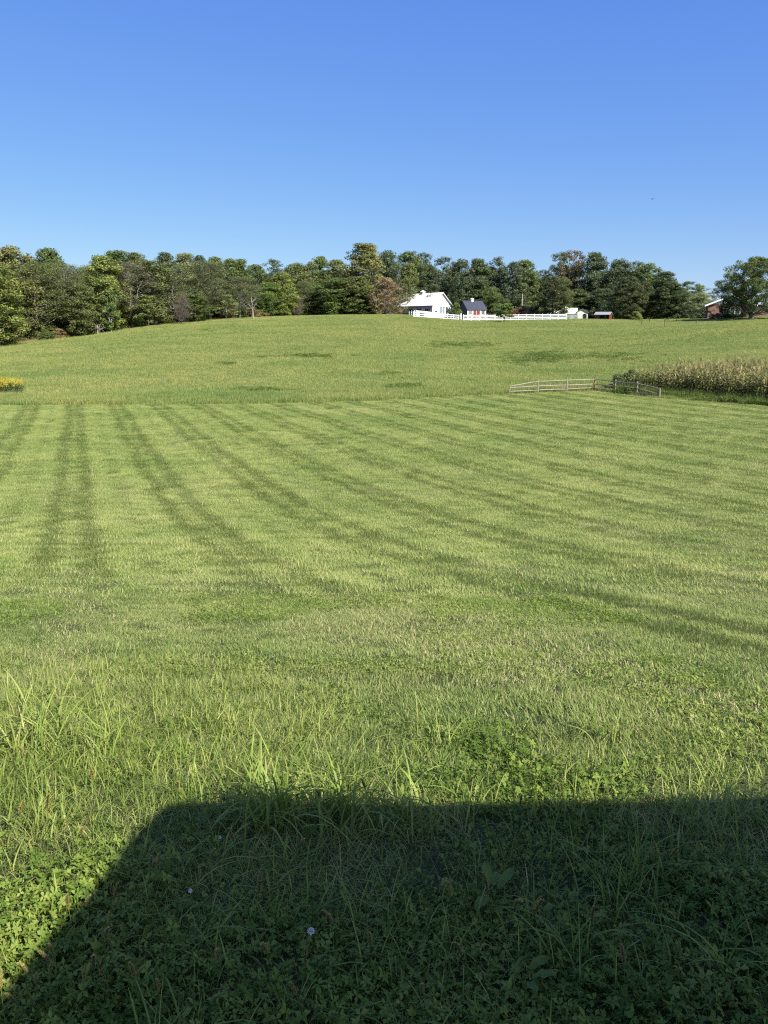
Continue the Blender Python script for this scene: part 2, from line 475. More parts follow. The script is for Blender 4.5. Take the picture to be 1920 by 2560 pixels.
# ------------------------------------------------------------------ instancing of stuff (grass, weeds, corn)
def instancer(name, mats_protos, P, eul, scl, idx, label, cat):
    """mats_protos: list of meshes; P, eul, scl, idx: arrays of the same length"""
    col = bpy.data.collections.new(name + '_kinds')
    for k, me in enumerate(mats_protos):
        o = bpy.data.objects.new('%s_kind_%02d' % (name, k), me)
        col.objects.link(o)
    me = bpy.data.meshes.new(name)
    P = np.asarray(P, np.float32)
    me.vertices.add(len(P)); me.vertices.foreach_set('co', P.ravel())
    a = me.attributes.new('rot', 'FLOAT_VECTOR', 'POINT'); a.data.foreach_set('vector', np.asarray(eul, np.float32).ravel())
    a = me.attributes.new('scl', 'FLOAT_VECTOR', 'POINT'); a.data.foreach_set('vector', np.asarray(scl, np.float32).ravel())
    a = me.attributes.new('vid', 'INT', 'POINT'); a.data.foreach_set('value', np.asarray(idx, np.int32))
    o = bpy.data.objects.new(name, me); link(o)
    ng = bpy.data.node_groups.new(name, 'GeometryNodeTree')
    ng.interface.new_socket('Geometry', in_out='INPUT', socket_type='NodeSocketGeometry')
    ng.interface.new_socket('Geometry', in_out='OUTPUT', socket_type='NodeSocketGeometry')
    N = ng.nodes; gi = N.new('NodeGroupInput'); go = N.new('NodeGroupOutput')
    iop = N.new('GeometryNodeInstanceOnPoints'); ci = N.new('GeometryNodeCollectionInfo')
    ci.inputs['Collection'].default_value = col
    ci.inputs['Separate Children'].default_value = True; ci.inputs['Reset Children'].default_value = True
    def na(nm, ty):
        n = N.new('GeometryNodeInputNamedAttribute'); n.data_type = ty; n.inputs['Name'].default_value = nm
        return n.outputs['Attribute']
    L = ng.links
    L.new(gi.outputs[0], iop.inputs['Points']); L.new(ci.outputs[0], iop.inputs['Instance'])
    iop.inputs['Pick Instance'].default_value = True
    L.new(na('vid', 'INT'), iop.inputs['Instance Index'])
    L.new(na('rot', 'FLOAT_VECTOR'), iop.inputs['Rotation']); L.new(na('scl', 'FLOAT_VECTOR'), iop.inputs['Scale'])
    L.new(iop.outputs[0], go.inputs[0])
    md = o.modifiers.new('scatter', 'NODES'); md.node_group = ng
    tag(o, label, cat, kind='stuff')
    return o

def tilt_euler(x, y, rz):
    """eulers that turn by rz and then lean with the slope"""
    e = 0.15
    gx = (height(x + e, y) - height(x - e, y)) / (2 * e); gy = (height(x, y + e) - height(x, y - e)) / (2 * e)
    n = np.stack([-gx, -gy, np.ones_like(gx)], -1); n /= np.linalg.norm(n, axis=1)[:, None]
    cx = np.stack([np.cos(rz), np.sin(rz), np.zeros_like(rz)], -1)
    cx = cx - n * (cx * n).sum(1)[:, None]; cx /= np.linalg.norm(cx, axis=1)[:, None]
    cy = np.cross(n, cx)
    ry = -np.arcsin(np.clip(cx[:, 2], -1, 1)); rx = np.arctan2(cy[:, 2], n[:, 2]); rzz = np.arctan2(cx[:, 1], cx[:, 0])
    return np.stack([rx, ry, rzz], -1)

def blades(seed, n, rad, h, w, lean_mean, lean_var, lean_dir=None, seg=2, curve=0.5, dead=0.04, hvar=0.4, gauss=True):
    """a tuft of n grass blades; lean_dir: bearing the blades lean to (None: any)"""
    g = np.random.default_rng(seed)
    if gauss:
        bx, by = g.normal(0, rad * 0.5, (2, n))
    else:
        r = rad * np.sqrt(g.random(n)); th = g.random(n) * 6.283; bx, by = r * np.cos(th), r * np.sin(th)
    H = h * (1 + g.uniform(-hvar, hvar, n))
    Wd = w * g.uniform(0.6, 1.3, n)
    if lean_dir is None: ld = g.random(n) * 6.283
    else: ld = lean_dir + g.normal(0, 0.75, n)
    ln = np.abs(g.normal(lean_mean, lean_var, n))
    face = ld + math.pi / 2 + g.normal(0, 0.6, n)
    dx, dy = np.cos(ld), np.sin(ld); fx, fy = np.cos(face), np.sin(face)
    V = []; 
    for k in range(seg + 1):
        t = k / seg
        ang = ln * (1 - curve + curve * 1.6 * t)
        ho = H * t * np.sin(np.minimum(ang, 1.9)); z = H * t * np.cos(np.minimum(ang, 1.75))
        cx = bx + dx * ho; cy = by + dy * ho
        if k < seg:
            ww = Wd * (1 - 0.55 * t ** 1.5) * 0.5
            V.append(np.stack([cx - fx * ww, cy - fy * ww, z], -1)); V.append(np.stack([cx + fx * ww, cy + fy * ww, z], -1))
        else:
            V.append(np.stack([cx, cy, z], -1))
    nv = 2 * seg + 1
    V = np.stack(V, 1).reshape(-1, 3)
    b = np.arange(n)[:, None] * nv
    Q = np.concatenate([b + np.array([2*k, 2*k+1, 2*k+3, 2*k+2])[None, :] for k in range(seg - 1)], 0) if seg > 1 else None
    T = b + np.array([2*(seg-1), 2*(seg-1)+1, 2*seg])[None, :]
    vr = np.repeat(g.random(n), nv); vd = np.repeat((g.random(n) < dead).astype(float) * g.uniform(0.5, 1, n), nv)
    vh = np.tile(np.array([k // 2 / seg for k in range(nv)]), n)
    return V, Q, T, vr, vh, vd

def merge(parts):
    V = []; Q = []; T = []; A = [[], [], []]; b = 0
    for (v, q, t, *a) in parts:
        V.append(v)
        if q is not None: Q.append(q + b)
        if t is not None: T.append(t + b)
        for i in range(3): A[i].append(a[i])
        b += len(v)
    return (np.concatenate(V), np.concatenate(Q) if Q else None, np.concatenate(T) if T else None, *[np.concatenate(a) for a in A])

def gmesh(name, parts, mat):
    V, Q, T, vr, vh, vd = merge(parts) if isinstance(parts, list) else parts
    me = np_mesh(name, V, Q, T, {'vr': vr, 'vh': vh, 'vd': vd})
    me.materials.append(mat)
    return me

def leaflets(seed, nplants, rad, hz, leafn, ll, lw, tilt=0.5, spread=0.0):
    """low plants: each a fan of leafn small pointed or rounded leaves on a short stalk"""
    g = np.random.default_rng(seed)
    V = []; Q = []; T = []; vr = []; b = 0
    for p in range(nplants):
        r = rad * math.sqrt(g.random()); th = g.random() * 6.283
        c = np.array([r * math.cos(th), r * math.sin(th), hz * g.uniform(0.4, 1.1)])
        tn = g.normal(0, tilt * 0.6, 2); s0 = g.uniform(0.6, 1.25); rv = g.random(); a0 = g.random() * 6.283
        ln_ = max(2, leafn - int(g.integers(0, 3)))
        for k in range(ln_):
            a = a0 + 6.283 * k / ln_ + g.normal(0, 0.25); s0 = s0 * g.uniform(0.85, 1.15)
            d = np.array([math.cos(a), math.sin(a), 0]); s = np.array([-math.sin(a), math.cos(a), 0])
            up = g.uniform(-0.15, 0.35)
            def P(t, w, zz):
                q = c + d * (t * ll * s0) + s * (w * lw * s0) + np.array([0, 0, zz * ll * s0])
                q[2] += tn[0] * (q[0] - c[0]) + tn[1] * (q[1] - c[1]); return q
            V += [P(0, 0, 0), P(0.45, -0.5, up * 0.7 + 0.06), P(1, 0, up * 0.7 - 0.12), P(0.45, 0.5, up * 0.7 + 0.06), P(0.5, 0, up * 0.55 - 0.03)]
            T += [(b, b + 1, b + 4), (b + 1, b + 2, b + 4), (b + 2, b + 3, b + 4), (b + 3, b, b + 4)]
            vr += [min(1, max(0, rv + g.normal(0, 0.12)))] * 5
            b += 5
        # stalk
        V += [np.array([c[0] - 0.0015, c[1], 0]), np.array([c[0] + 0.0015, c[1], 0]), c]
        T += [(b, b + 1, b + 2)]; vr += [rv] * 3; b += 3
    V = np.array(V); n = len(V)
    return V, None, np.array(T), np.array(vr), np.zeros(n), np.zeros(n)

def scatter(nper, y0, y1, margin, test=None, growth=None, seed=0):
    """random points on the terrain inside the view wedge between y0 and y1 (nper per square metre)"""
    g = np.random.default_rng(seed)
    wmax = 0.56 * y1 + margin
    n = int(nper * (y1 - y0) * 2 * wmax)
    x = g.uniform(-wmax, wmax, n); y = g.uniform(y0, y1, n)
    keep = np.abs(x) < 0.56 * y + margin
    x, y = x[keep], y[keep]
    if test is not None:
        k = test(x, y); x, y = x[k], y[k]
    return x, y, g

def vnoise(x, y, sc, seed=0):
    """cheap smooth noise in 0..1"""
    g = np.random.default_rng(seed); T = g.random((64, 64))
    X = x * sc + 1000.3; Y = y * sc + 1000.7
    xi = np.floor(X).astype(int); yi = np.floor(Y).astype(int); fx = X - xi; fy = Y - yi
    fx = fx * fx * (3 - 2 * fx); fy = fy * fy * (3 - 2 * fy)
    a = T[xi % 64, yi % 64]; b = T[(xi + 1) % 64, yi % 64]; c = T[xi % 64, (yi + 1) % 64]; d = T[(xi + 1) % 64, (yi + 1) % 64]
    return (a * (1 - fx) + b * fx) * (1 - fy) + (c * (1 - fx) + d * fx) * fy

# --- mown lawn
def build_lawn():
    LEAN = math.pi / 2     # tufts lean along +Y of their own; turned with the mower's pass
    protos = []
    for s in range(3): protos.append(gmesh('lawn_tuft_fine', blades(100 + s, 78, 0.14, 0.048, 0.0042, 0.90, 0.3, LEAN, 2, dead=0.13), M['lawn']))
    for s in range(3): protos.append(gmesh('lawn_tuft_mid', blades(110 + s, 110, 0.26, 0.060, 0.0075, 0.75, 0.3, LEAN, 2, dead=0.13), M['lawn']))
    for s in range(3): protos.append(gmesh('lawn_tuft_far', blades(120 + s, 120, 0.34, 0.065, 0.0150, 0.75, 0.3, LEAN, 1, dead=0.10), M['lawn']))
    thatch = [gmesh('lawn_thatch', blades(140, 70, 0.24, 0.065, 0.006, 1.2, 0.3, LEAN, 2, dead=0.75), M['lawn']),
              gmesh('lawn_thatch', blades(141, 90, 0.34, 0.065, 0.014, 1.1, 0.3, LEAN, 1, dead=0.6), M['lawn'])]
    # clover-like mat inside the lawn
    protos.append(gmesh('lawn_clover', leaflets(130, 70, 0.16, 0.03, 3, 0.010, 0.010, 0.8), M['near']))
    protos += thatch
    Ps = []; Es = []; Ss = []; Is = []
    for (dens, y0, y1, i0, mg) in ((115, 3.2, 9.5, 0, 0.5), (26, 9.5, 28, 3, 1), (15.0, 28, 82, 6, 1.5)):
        test = (lambda x, y: (y < lawn_edge(x, y) - 0.15))
        x, y, g = scatter(dens, y0, y1, mg, test, seed=int(y1 * 10))
        ph = stripe(x, y)
        # blend to cross passes on the near bank
        bank = np.clip((np.clip(9.2 - 0.65 * x, 6.3, 13.0) + 1.6 * (vnoise(x, y, 0.25, 3) - 0.5) - y) / 1.6, 0, 1)
        dirn = np.where(ph < 0.43, STR_DIR + math.pi, STR_DIR)      # lean bearing from +Y, clockwise-negative
        thin = (np.abs(ph - 0.215) < 0.05)
        dirn = np.where(thin, STR_DIR, dirn)
        ridge = ((ph > 0.47) & (ph < 0.53)) | (ph > 0.955)          # uncut lip left between two passes
        dirn = np.where((np.abs(ph - 0.72) < 0.03) & (g.random(len(x)) < 0.6), STR_DIR + math.pi, dirn)      # wheel track
        sa = x * math.cos(STR_DIR) - y * math.sin(STR_DIR); ta = x * math.sin(STR_DIR) + y * math.cos(STR_DIR)
        weak = (vnoise(sa, ta * 0.12, 0.8, 41) * 0.18 + vnoise(sa, ta, 0.35, 42) * 0.10) * np.where(ph < 0.44, 2.5, 1.0)
        dirn = np.where(g.random(len(x)) < weak, dirn + g.uniform(-2.6, 2.6, len(x)), dirn)
        rz = -dirn + g.normal(0, 0.35, len(x))
        cross = g.random(len(x)) < bank
        ph2 = ((y + 0.4 * np.sin(x * 0.4)) / 1.9) % 1
        rz = np.where(cross, np.where(ph2 < 0.5, 0.5, -0.7) + g.normal(0, 1.0, len(x)), rz)
        hv = 0.8 + 0.5 * vnoise(x, y, 0.9, 5) 
        hv = np.where(y < 7.5, hv * (1 + 0.15 * np.clip((7.5 - y) / 3, 0, 1)), hv)
        hv = hv * np.where((ph < 0.5) & (~cross), 1.10, 0.92) * np.where(ridge & (~cross), 1.55, 1.0)
        sc = g.uniform(0.85, 1.15, len(x))
        Ps.append(np.stack([x, y, height(x, y) - 0.004], -1)); Es.append(tilt_euler(x, y, rz))
        Ss.append(np.stack([sc, sc, sc * hv], -1))
        idx = i0 + g.integers(0, 3, len(x))
        if i0 == 0:
            clo = (vnoise(x, y, 0.8, 9) > 0.62) & (g.random(len(x)) < 0.45)
            idx = np.where(clo, 9, idx)
        th_ = vnoise(sa * 1.0, ta * 0.16, 1.3, 43) * 0.6 + vnoise(x, y, 0.22, 44) * 0.4
        th_ = th_ + 0.10 * bank * (vnoise(x * 0.2, y, 1.1, 45) > 0.55)
        straw = (th_ > (0.70 if i0 == 0 else 0.66)) & (g.random(len(x)) < (0.3 if i0 == 0 else 0.45))
        idx = np.where(straw, {0: 10, 3: 10, 6: 11}[i0], idx)
        Is.append(idx)
    instancer('lawn_grass', protos, np.concatenate(Ps), np.concatenate(Es), np.concatenate(Ss), np.concatenate(Is),
              'mown lawn grass with lighter and darker mower stripes', 'grass')
build_lawn()

# --- unmown foreground growth
def build_foreground():
    protos = []
    for s in range(4): protos.append(gmesh('rough_tuft', [blades(200 + s, 40, 0.10, 0.075, 0.0034, 0.85, 0.4, None, 3, 0.6, dead=0.10),
                                                        blades(210 + s, 7, 0.08, 0.12, 0.0046, 0.7, 0.4, None, 4, 0.8, dead=0.03)], M['near']))
    for s in range(2): protos.append(gmesh('tall_tuft', blades(220 + s, 18, 0.09, 0.17, 0.0052, 0.6, 0.35, None, 5, 0.85, dead=0.03), M['near']))
    for s in range(3): protos.append(gmesh('cinquefoil', leaflets(230 + s, 52, 0.15, 0.04, 5, 0.0155, 0.0085, 0.9), M['weed']))
    for s in range(2): protos.append(gmesh('clover', leaflets(240 + s, 56, 0.13, 0.035, 3, 0.0105, 0.0105, 0.8), M['weed']))
    for s in range(2): protos.append(gmesh('straw', blades(250 + s, 16, 0.12, 0.13, 0.0020, 1.25, 0.25, None, 3, 0.3, dead=0.95), M['near']))
    for s in range(2): protos.append(gmesh('fine_tuft', blades(260 + s, 60, 0.11, 0.085, 0.0019, 0.95, 0.35, None, 3, 0.7, dead=0.10), M['near']))
    x, y, g = scatter(215, 0.9, 6.4, 0.5, None, seed=77)
    fade = np.clip((4.7 - y + 1.2 * np.clip(-x / 1.2, -0.5, 1)) / 1.9, 0, 1)
    k = g.random(len(x)) < fade; x, y = x[k], y[k]; n = len(x)
    cover = vnoise(x, y, 1.2, 21) * 0.6 + vnoise(x, y, 3.1, 22) * 0.4      # ground cover against grass
    near = np.clip((2.5 - y) / 0.9, 0, 1)
    pc = np.clip((cover - np.where(y > 2.7, 0.56, 0.47)) * 4 + near * 0.75 - np.where((x < -0.3) & (y > 1.9), 0.7, 0), 0.05, 0.68)
    r = g.random(n); r2 = g.random(n)
    tallz = vnoise(x, y, 0.8, 23) + 0.6 * np.clip((-x - 0.3 * y) / 1.5, 0, 1)
    idx = np.where(r < pc, np.where(vnoise(x, y, 1.6, 24) + 0.2 * near > 0.42, 6 + g.integers(0, 3, n), 9 + g.integers(0, 2, n)),
          np.where(r2 < 0.16, 11 + g.integers(0, 2, n),
          np.where(r2 < 0.45, 13 + g.integers(0, 2, n),
          np.where((r2 > 0.93) & (tallz > 0.5), 4 + g.integers(0, 2, n), g.integers(0, 4, n)))))
    sc = g.uniform(0.75, 1.25, n)
    hz = (0.70 + 0.55 * vnoise(x, y, 1.1, 25)) * np.where(y > 2.8, np.clip(0.62 - 0.35 * x, 0.62, 1.0), 1.0)
    isc = (idx >= 6) & (idx < 11)
    hz = np.where(isc, 1.0, hz)
    P = np.stack([x, y, height(x, y) - 0.006 + np.where(isc, g.uniform(-0.01, 0.03, n), 0)], -1)
    instancer('rough_grass', protos, P, tilt_euler(x, y, g.random(n) * 6.283), np.stack([sc, sc, sc * hz], -1), idx,
              'uncut grass, clover and ground cover filling the shaded foreground', 'grass')
build_foreground()

# --- meadow beyond the lawn
C_TAN = None
def build_meadow():
    protos = []
    for s in range(3): protos.append(gmesh('meadow_tuft', blades(300 + s, 170, 1.0, 0.20, 0.024, 0.55, 0.35, None, 1, dead=0.10), M['meadow']))
    for s in range(2): protos.append(gmesh('meadow_edge_tuft', blades(310 + s, 140, 0.5, 0.34, 0.015, 0.4, 0.3, None, 2, dead=0.10), M['meadow']))
    for s in range(2): protos.append(gmesh('meadow_weed', [leaflets(320 + s, 60, 0.6, 0.17, 4, 0.07, 0.045, 0.9), blades(325 + s, 90, 0.7, 0.24, 0.03, 0.6, 0.35, None, 1, dead=0.0)], M['fieldweed']))
    def test(x, y):
        u = x / y; return (y > lawn_edge(x, y)) & (y < np.interp(u, _u, _cY) + 8)
    x, y, g = scatter(1.15, 56, 200, 3, test, seed=5)
    u = x / y; px = 960 + u * FPX / CP
    n = len(x)
    mown = np.clip((px - 1250) / 250, 0, 1) * np.clip((y - 135) / 15, 0, 1)      # the cut grass round the farmstead
    hz = (0.75 + 0.6 * vnoise(x, y, 0.12, 31)) * (1 - 0.65 * mown)
    Ps = [np.stack([x, y, height(x, y)], -1)]; Es = [tilt_euler(x, y, g.random(n) * 6.283)]
    sc = g.uniform(0.85, 1.2, n); Ss = [np.stack([sc, sc, hz], -1)]; Is = [g.integers(0, 3, n)]
    # taller fringe where the mower stops
    x, y, g = scatter(4.5, 56, 84, 2, lambda x, y: (y > lawn_edge(x, y)) & (y < lawn_edge(x, y) + 7), seed=6)
    n = len(x); sc = g.uniform(0.8, 1.2, n)
    Ps.append(np.stack([x, y, height(x, y)], -1)); Es.append(tilt_euler(x, y, g.random(n) * 6.283))
    Ss.append(np.stack([sc, sc, sc * (0.7 + 0.5 * vnoise(x, y, 0.3, 32))], -1)); Is.append(3 + g.integers(0, 2, n))
    # weed patches
    for (px_, row, wpx, hpx, cnt) in ((1165, 862, 75, 7, 90), (1370, 893, 75, 13, 200), (1540, 893, 70, 12, 90), (775, 890, 75, 4, 70), (640, 975, 60, 6, 34),
                                      (1010, 966, 60, 5, 32), (520, 826, 20, 3, 14), (560, 910, 25, 3, 10), (980, 935, 22, 4, 14), (1290, 905, 30, 10, 20)):
        for _ in range(cnt):
            p = ground_at(px_ + g.normal(0, wpx * 0.55), row + g.normal(0, hpx * 0.55))
            s = g.uniform(0.6, 1.3)
            Ps.append(np.array([[p.x, p.y, p.z - 0.02]])); Es.append(np.array([[0, 0, g.random() * 6.283]]))
            Ss.append(np.array([[s, s, s * 0.9]])); Is.append(np.array([5 + g.integers(0, 2)]))
    instancer('meadow_grass', protos, np.concatenate(Ps), np.concatenate(Es), np.concatenate(Ss), np.concatenate(Is),
              'yellow green hay meadow rising behind the mown lawn', 'meadow')
    # dry grass at the foot of the wood
    pr = [gmesh('dry_tuft', blades(330 + s, 60, 0.5, 0.55, 0.03, 0.45, 0.3, None, 2, dead=0.35), M['drygrass']) for s in range(2)]
    pxs = g.uniform(-60, 640, 420); L = []
    for q in pxs:
        if vnoise(np.array([q]), np.array([3.0]), 0.02, 8)[0] < 0.32: continue
        Yc = float(np.interp(px_to_u(q), _u, _cY)) + g.normal(-1.2, 0.9)
        p = at(q, Yc); L.append((p.x, p.y, p.z))
    L = np.array(L); n = len(L); s = g.uniform(0.5, 1.3, n)
    instancer('tall_dry_grass', pr, L, np.stack([np.zeros(n), np.zeros(n), g.random(n) * 6.283], -1), np.stack([s, s, s], -1), g.integers(0, 2, n),
              'pale tall grass and weeds along the foot of the left wood', 'tall grass')
build_meadow()

# ------------------------------------------------------------------ trees
def tubes_np(paths, k=5):
    """paths: list of (points, radii) -> arrays"""
    V = []; Q = []; b = 0
    for pts, rad in paths:
        pts = np.asarray(pts, float); n = len(pts)
        t = np.gradient(pts, axis=0); t /= np.linalg.norm(t, axis=1)[:, None] + 1e-9
        ref = np.where(np.abs(t[:, 2:3]) < 0.9, np.array([[0, 0, 1.0]]), np.array([[1.0, 0, 0]]))
        a = np.cross(t, ref); a /= np.linalg.norm(a, axis=1)[:, None] + 1e-9; c = np.cross(t, a)
        th = np.arange(k) * 2 * math.pi / k
        ring = pts[:, None, :] + (a[:, None, :] * np.cos(th)[None, :, None] + c[:, None, :] * np.sin(th)[None, :, None]) * np.asarray(rad)[:, None, None]
        V.append(ring.reshape(-1, 3))
        i = np.arange(n - 1)[:, None] * k; j = np.arange(k)[None, :]; j2 = (j + 1) % k
        Q.append((np.stack([i + j, i + j2, i + k + j2, i + k + j], -1).reshape(-1, 4)) + b)
        b += n * k
    return np.concatenate(V), np.concatenate(Q)

def leaves_np(g, centers, rads, per, size, flat=0.8, shell=0.55, updir=0.35, cv=0.22):
    n = len(centers)
    cnt = np.maximum(6, (per * (rads / rads.mean()) ** 2)).astype(int)
    ci = np.repeat(np.arange(n), cnt); m = len(ci)
    d = g.normal(size=(m, 3)); d /= np.linalg.norm(d, axis=1)[:, None]
    rr = shell + (1.08 - shell) * g.random(m) ** 0.7
    pos = centers[ci] + d * (rads[ci] * rr)[:, None] * np.array([1, 1, flat])
    nrm = d + g.normal(0, 0.55, (m, 3)) + np.array([0, 0, updir]); nrm /= np.linalg.norm(nrm, axis=1)[:, None]
    a = np.cross(nrm, g.normal(size=(m, 3))); a /= np.linalg.norm(a, axis=1)[:, None]; b = np.cross(nrm, a)
    s = size * g.uniform(0.55, 1.35, m)
    a = a * s[:, None]; b = b * (s * 0.62)[:, None]
    V = np.stack([pos - a, pos - b * 0.9, pos + a, pos + b], 1).reshape(-1, 3)
    Q = np.arange(m * 4).reshape(-1, 4)
    cr = g.normal(0.5, cv, n)[ci] + g.normal(0, 0.16, m)
    vr = np.repeat(np.clip(cr, 0, 1), 4); vq = np.repeat(np.clip(g.normal(0.5, 0.2, n)[ci] + g.normal(0, 0.1, m), 0, 1), 4)
    return V, Q, vr, vq

def gen_tree(seed, H=20., Rr=5., base=0.18, nlobe=9, nclump=70, cr=1.25, per=85, leaf=0.26, shape='broad', trunk=0.30, limbs=26, shell=0.5, flat=0.8, fork=False, twigs=0, lean=0.0, fillr=0.45, rough=1.0):
    g = np.random.default_rng(seed)
    # lobes inside the envelope
    if shape == 'broad': envf = lambda t: (1 - t ** 3.2) ** 0.55 * (0.72 + 0.28 * np.minimum(1, t * 2.5))
    elif shape == 'cone': envf = lambda t: (1 - t ** 1.5) ** 0.8 * (0.80 + 0.20 * np.minimum(1, t * 4))
    else: envf = lambda t: (1 - t ** 2.4) ** 0.62 * (0.62 + 0.38 * np.minimum(1, t * 2.5))
    cz0 = H * base
    L = []; LR = []
    for i in range(nlobe):
        t = (i + 0.5) / nlobe
        env = float(envf(t))
        lr = Rr * (0.50 if shape != 'cone' else 0.42) * g.uniform(0.75, 1.15) * (0.65 + 0.35 * env)
        a = i * 2.4 + g.uniform(-0.6, 0.6)
        rad = max(0, Rr * env - lr * 0.8)
        rad *= g.uniform(0.75, 1.05)
        z = cz0 + (H - cz0) * t
        z = min(z, H - lr * 0.75)
        L.append((rad * math.cos(a), rad * math.sin(a), z)); LR.append(lr)
    L = np.array(L); LR = np.array(LR)
    li = g.integers(0, nlobe, nclump)
    d = g.normal(size=(nclump, 3)); d[:, 2] = d[:, 2] + 0.25; d /= np.linalg.norm(d, axis=1)[:, None]
    C = L[li] + d * (LR[li] * g.uniform(0.55, 1.0, nclump))[:, None] * np.array([1, 1, 1.1])
    # the rest of the clumps fill the envelope between the lobes
    nf = int(nclump * fillr); tf = g.random(nf) ** 0.85; af = g.random(nf) * 6.283
    rf = Rr * envf(tf) * (0.35 + 0.6 * g.random(nf) ** 0.6) * (1 + rough * (0.16 * np.sin(af * 3 + seed) + 0.10 * np.sin(af * 5 + tf * 9)))
    C[:nf] = np.stack([rf * np.cos(af), rf * np.sin(af), cz0 + (H - cz0) * tf], -1)
    C[:, 2] = np.clip(C[:, 2], cz0 * 0.8, H - cr * 0.4)
    rads = cr * g.uniform(0.6, 1.25, nclump)
    if lean: C[:, 0] += lean * C[:, 2]
    V, Q, vr, vq = leaves_np(g, C, rads, per, leaf, flat, shell)
    crown = np_mesh('crown', V, Q, attrs={'vr': vr, 'vq': vq})
    crown.materials.append(M['leaf'])
    # trunk and limbs
    P = []
    top = H * 0.82
    zs = np.linspace(-0.3, top, 9)
    wx = np.cumsum(g.normal(0, 0.14, 9)) * (zs > 1); wy = np.cumsum(g.normal(0, 0.14, 9)) * (zs > 1)
    wx = wx + lean * np.maximum(zs, 0)
    tr = trunk * (1 - 0.86 * (np.maximum(zs, 0) / top)) ; tr[0] *= 1.5
    P.append((np.stack([wx, wy, zs], -1), tr))
    if fork:
        z0 = H * g.uniform(0.16, 0.28); a = g.random() * 6.28
        i0 = np.interp(z0, zs, wx), np.interp(z0, zs, wy)
        t = np.linspace(0, 1, 7)
        pts = np.stack([i0[0] + math.cos(a) * Rr * 0.55 * t ** 0.8 + 0.25 * np.sin(t * 7), i0[1] + math.sin(a) * Rr * 0.5 * t, z0 + (top - z0) * 0.85 * t], -1)
        P.append((pts, trunk * 0.7 * (1 - 0.85 * t)))
    sel = g.permutation(nclump)[:limbs]
    for j in sel:
        c = C[j]; hd = math.hypot(c[0], c[1])
        z0 = max(H * base * 0.7, min(top * 0.95, c[2] - hd * g.uniform(0.5, 1.2)))
        s = np.array([np.interp(z0, zs, wx), np.interp(z0, zs, wy), z0])
        t = np.linspace(0, 1, 5)[:, None]
        mid = (s + c) / 2 + np.array([0, 0, -0.12 * hd]) + g.normal(0, 0.25, 3)
        pts = (1 - t) ** 2 * s + 2 * t * (1 - t) * mid + t ** 2 * c
        r0 = trunk * 0.42 * (1 - 0.75 * z0 / top) + 0.02
        P.append((pts, r0 * (1 - 0.8 * t[:, 0])))
        for _ in range(twigs):
            q = pts[g.integers(1, 5)]; e = q + g.normal(0, 0.9, 3) + (c - s) * 0.12
            P.append((np.stack([q, (q + e) / 2 + g.normal(0, 0.1, 3), e]), np.array([r0 * 0.35, r0 * 0.2, 0.012])))
    TV, TQ = tubes_np(P, 6)
    tm = np_mesh('trunk', TV, TQ, smooth=True)
    tm.materials.append(M['bark'])
    return dict(crown=crown, trunk=tm, H=float(V[:, 2].max()), R=float(np.percentile(np.abs(V[:, :2] - [lean * H * .6, 0]), 98)))

PR = {}
PR['broad'] = [gen_tree(11 + i, nlobe=13, nclump=230, cr=1.0, per=62, leaf=0.20, base=0.07) for i in range(5)]
PR['oval'] = [gen_tree(31 + i, H=20, Rr=4.0, nlobe=11, nclump=230, cr=0.8, per=58, leaf=0.18, shape='oval', base=0.06) for i in range(3)]
PR['fine'] = [gen_tree(41 + i, Rr=5.0, nlobe=11, nclump=200, cr=1.15, per=75, leaf=0.105, shell=0.1, base=0.24, limbs=44, twigs=3, fork=True, trunk=0.22) for i in range(4)]
PR['airy'] = [gen_tree(51 + i, nlobe=12, nclump=125, cr=0.85, per=60, leaf=0.18, shell=0.3, base=0.20, limbs=40, twigs=2) for i in range(3)]
PR['cedar'] = [gen_tree(61 + i, H=11, Rr=3.8, nlobe=10, nclump=420, cr=0.50, per=80, leaf=0.10, shape='oval', base=0.02, trunk=0.25, limbs=10, shell=0.4, fillr=0.97, rough=0.35) for i in range(3)]
PR['round'] = [gen_tree(71, H=10, Rr=4.6, nlobe=10, nclump=190, cr=0.75, per=90, leaf=0.11, shape='oval', base=0.07, trunk=0.22, limbs=60, twigs=3, shell=0.1, fork=True)]
PR['small'] = [gen_tree(81 + i, H=6, Rr=2.2, nlobe=7, nclump=80, cr=0.5, per=70, leaf=0.12, shape='oval', base=0.10, trunk=0.09, limbs=20) for i in range(3)]
PR['young'] = [gen_tree(91, H=5, Rr=1.8, nlobe=7, nclump=60, cr=0.42, per=70, leaf=0.11, shape='oval', base=0.30, trunk=0.075, limbs=22, shell=0.2)]
PR['maple'] = [gen_tree(95, H=14, Rr=6.6, nlobe=16, nclump=330, cr=0.80, per=150, leaf=0.125, shape='broad', base=0.10, trunk=0.38, limbs=50, shell=0.35)]
PR['bush'] = [gen_tree(101 + i, H=3.2, Rr=2.0, nlobe=6, nclump=60, cr=0.5, per=70, leaf=0.11, shape='oval', base=0.02, trunk=0.05, limbs=16, shell=0.3) for i in range(4)]
PR['bare'] = [gen_tree(111 + i, H=9, Rr=3.4, nlobe=8, nclump=70, cr=0.6, per=16, leaf=0.07, shape='oval', base=0.15, trunk=0.12, limbs=60, twigs=16, fork=True) for i in range(2)]

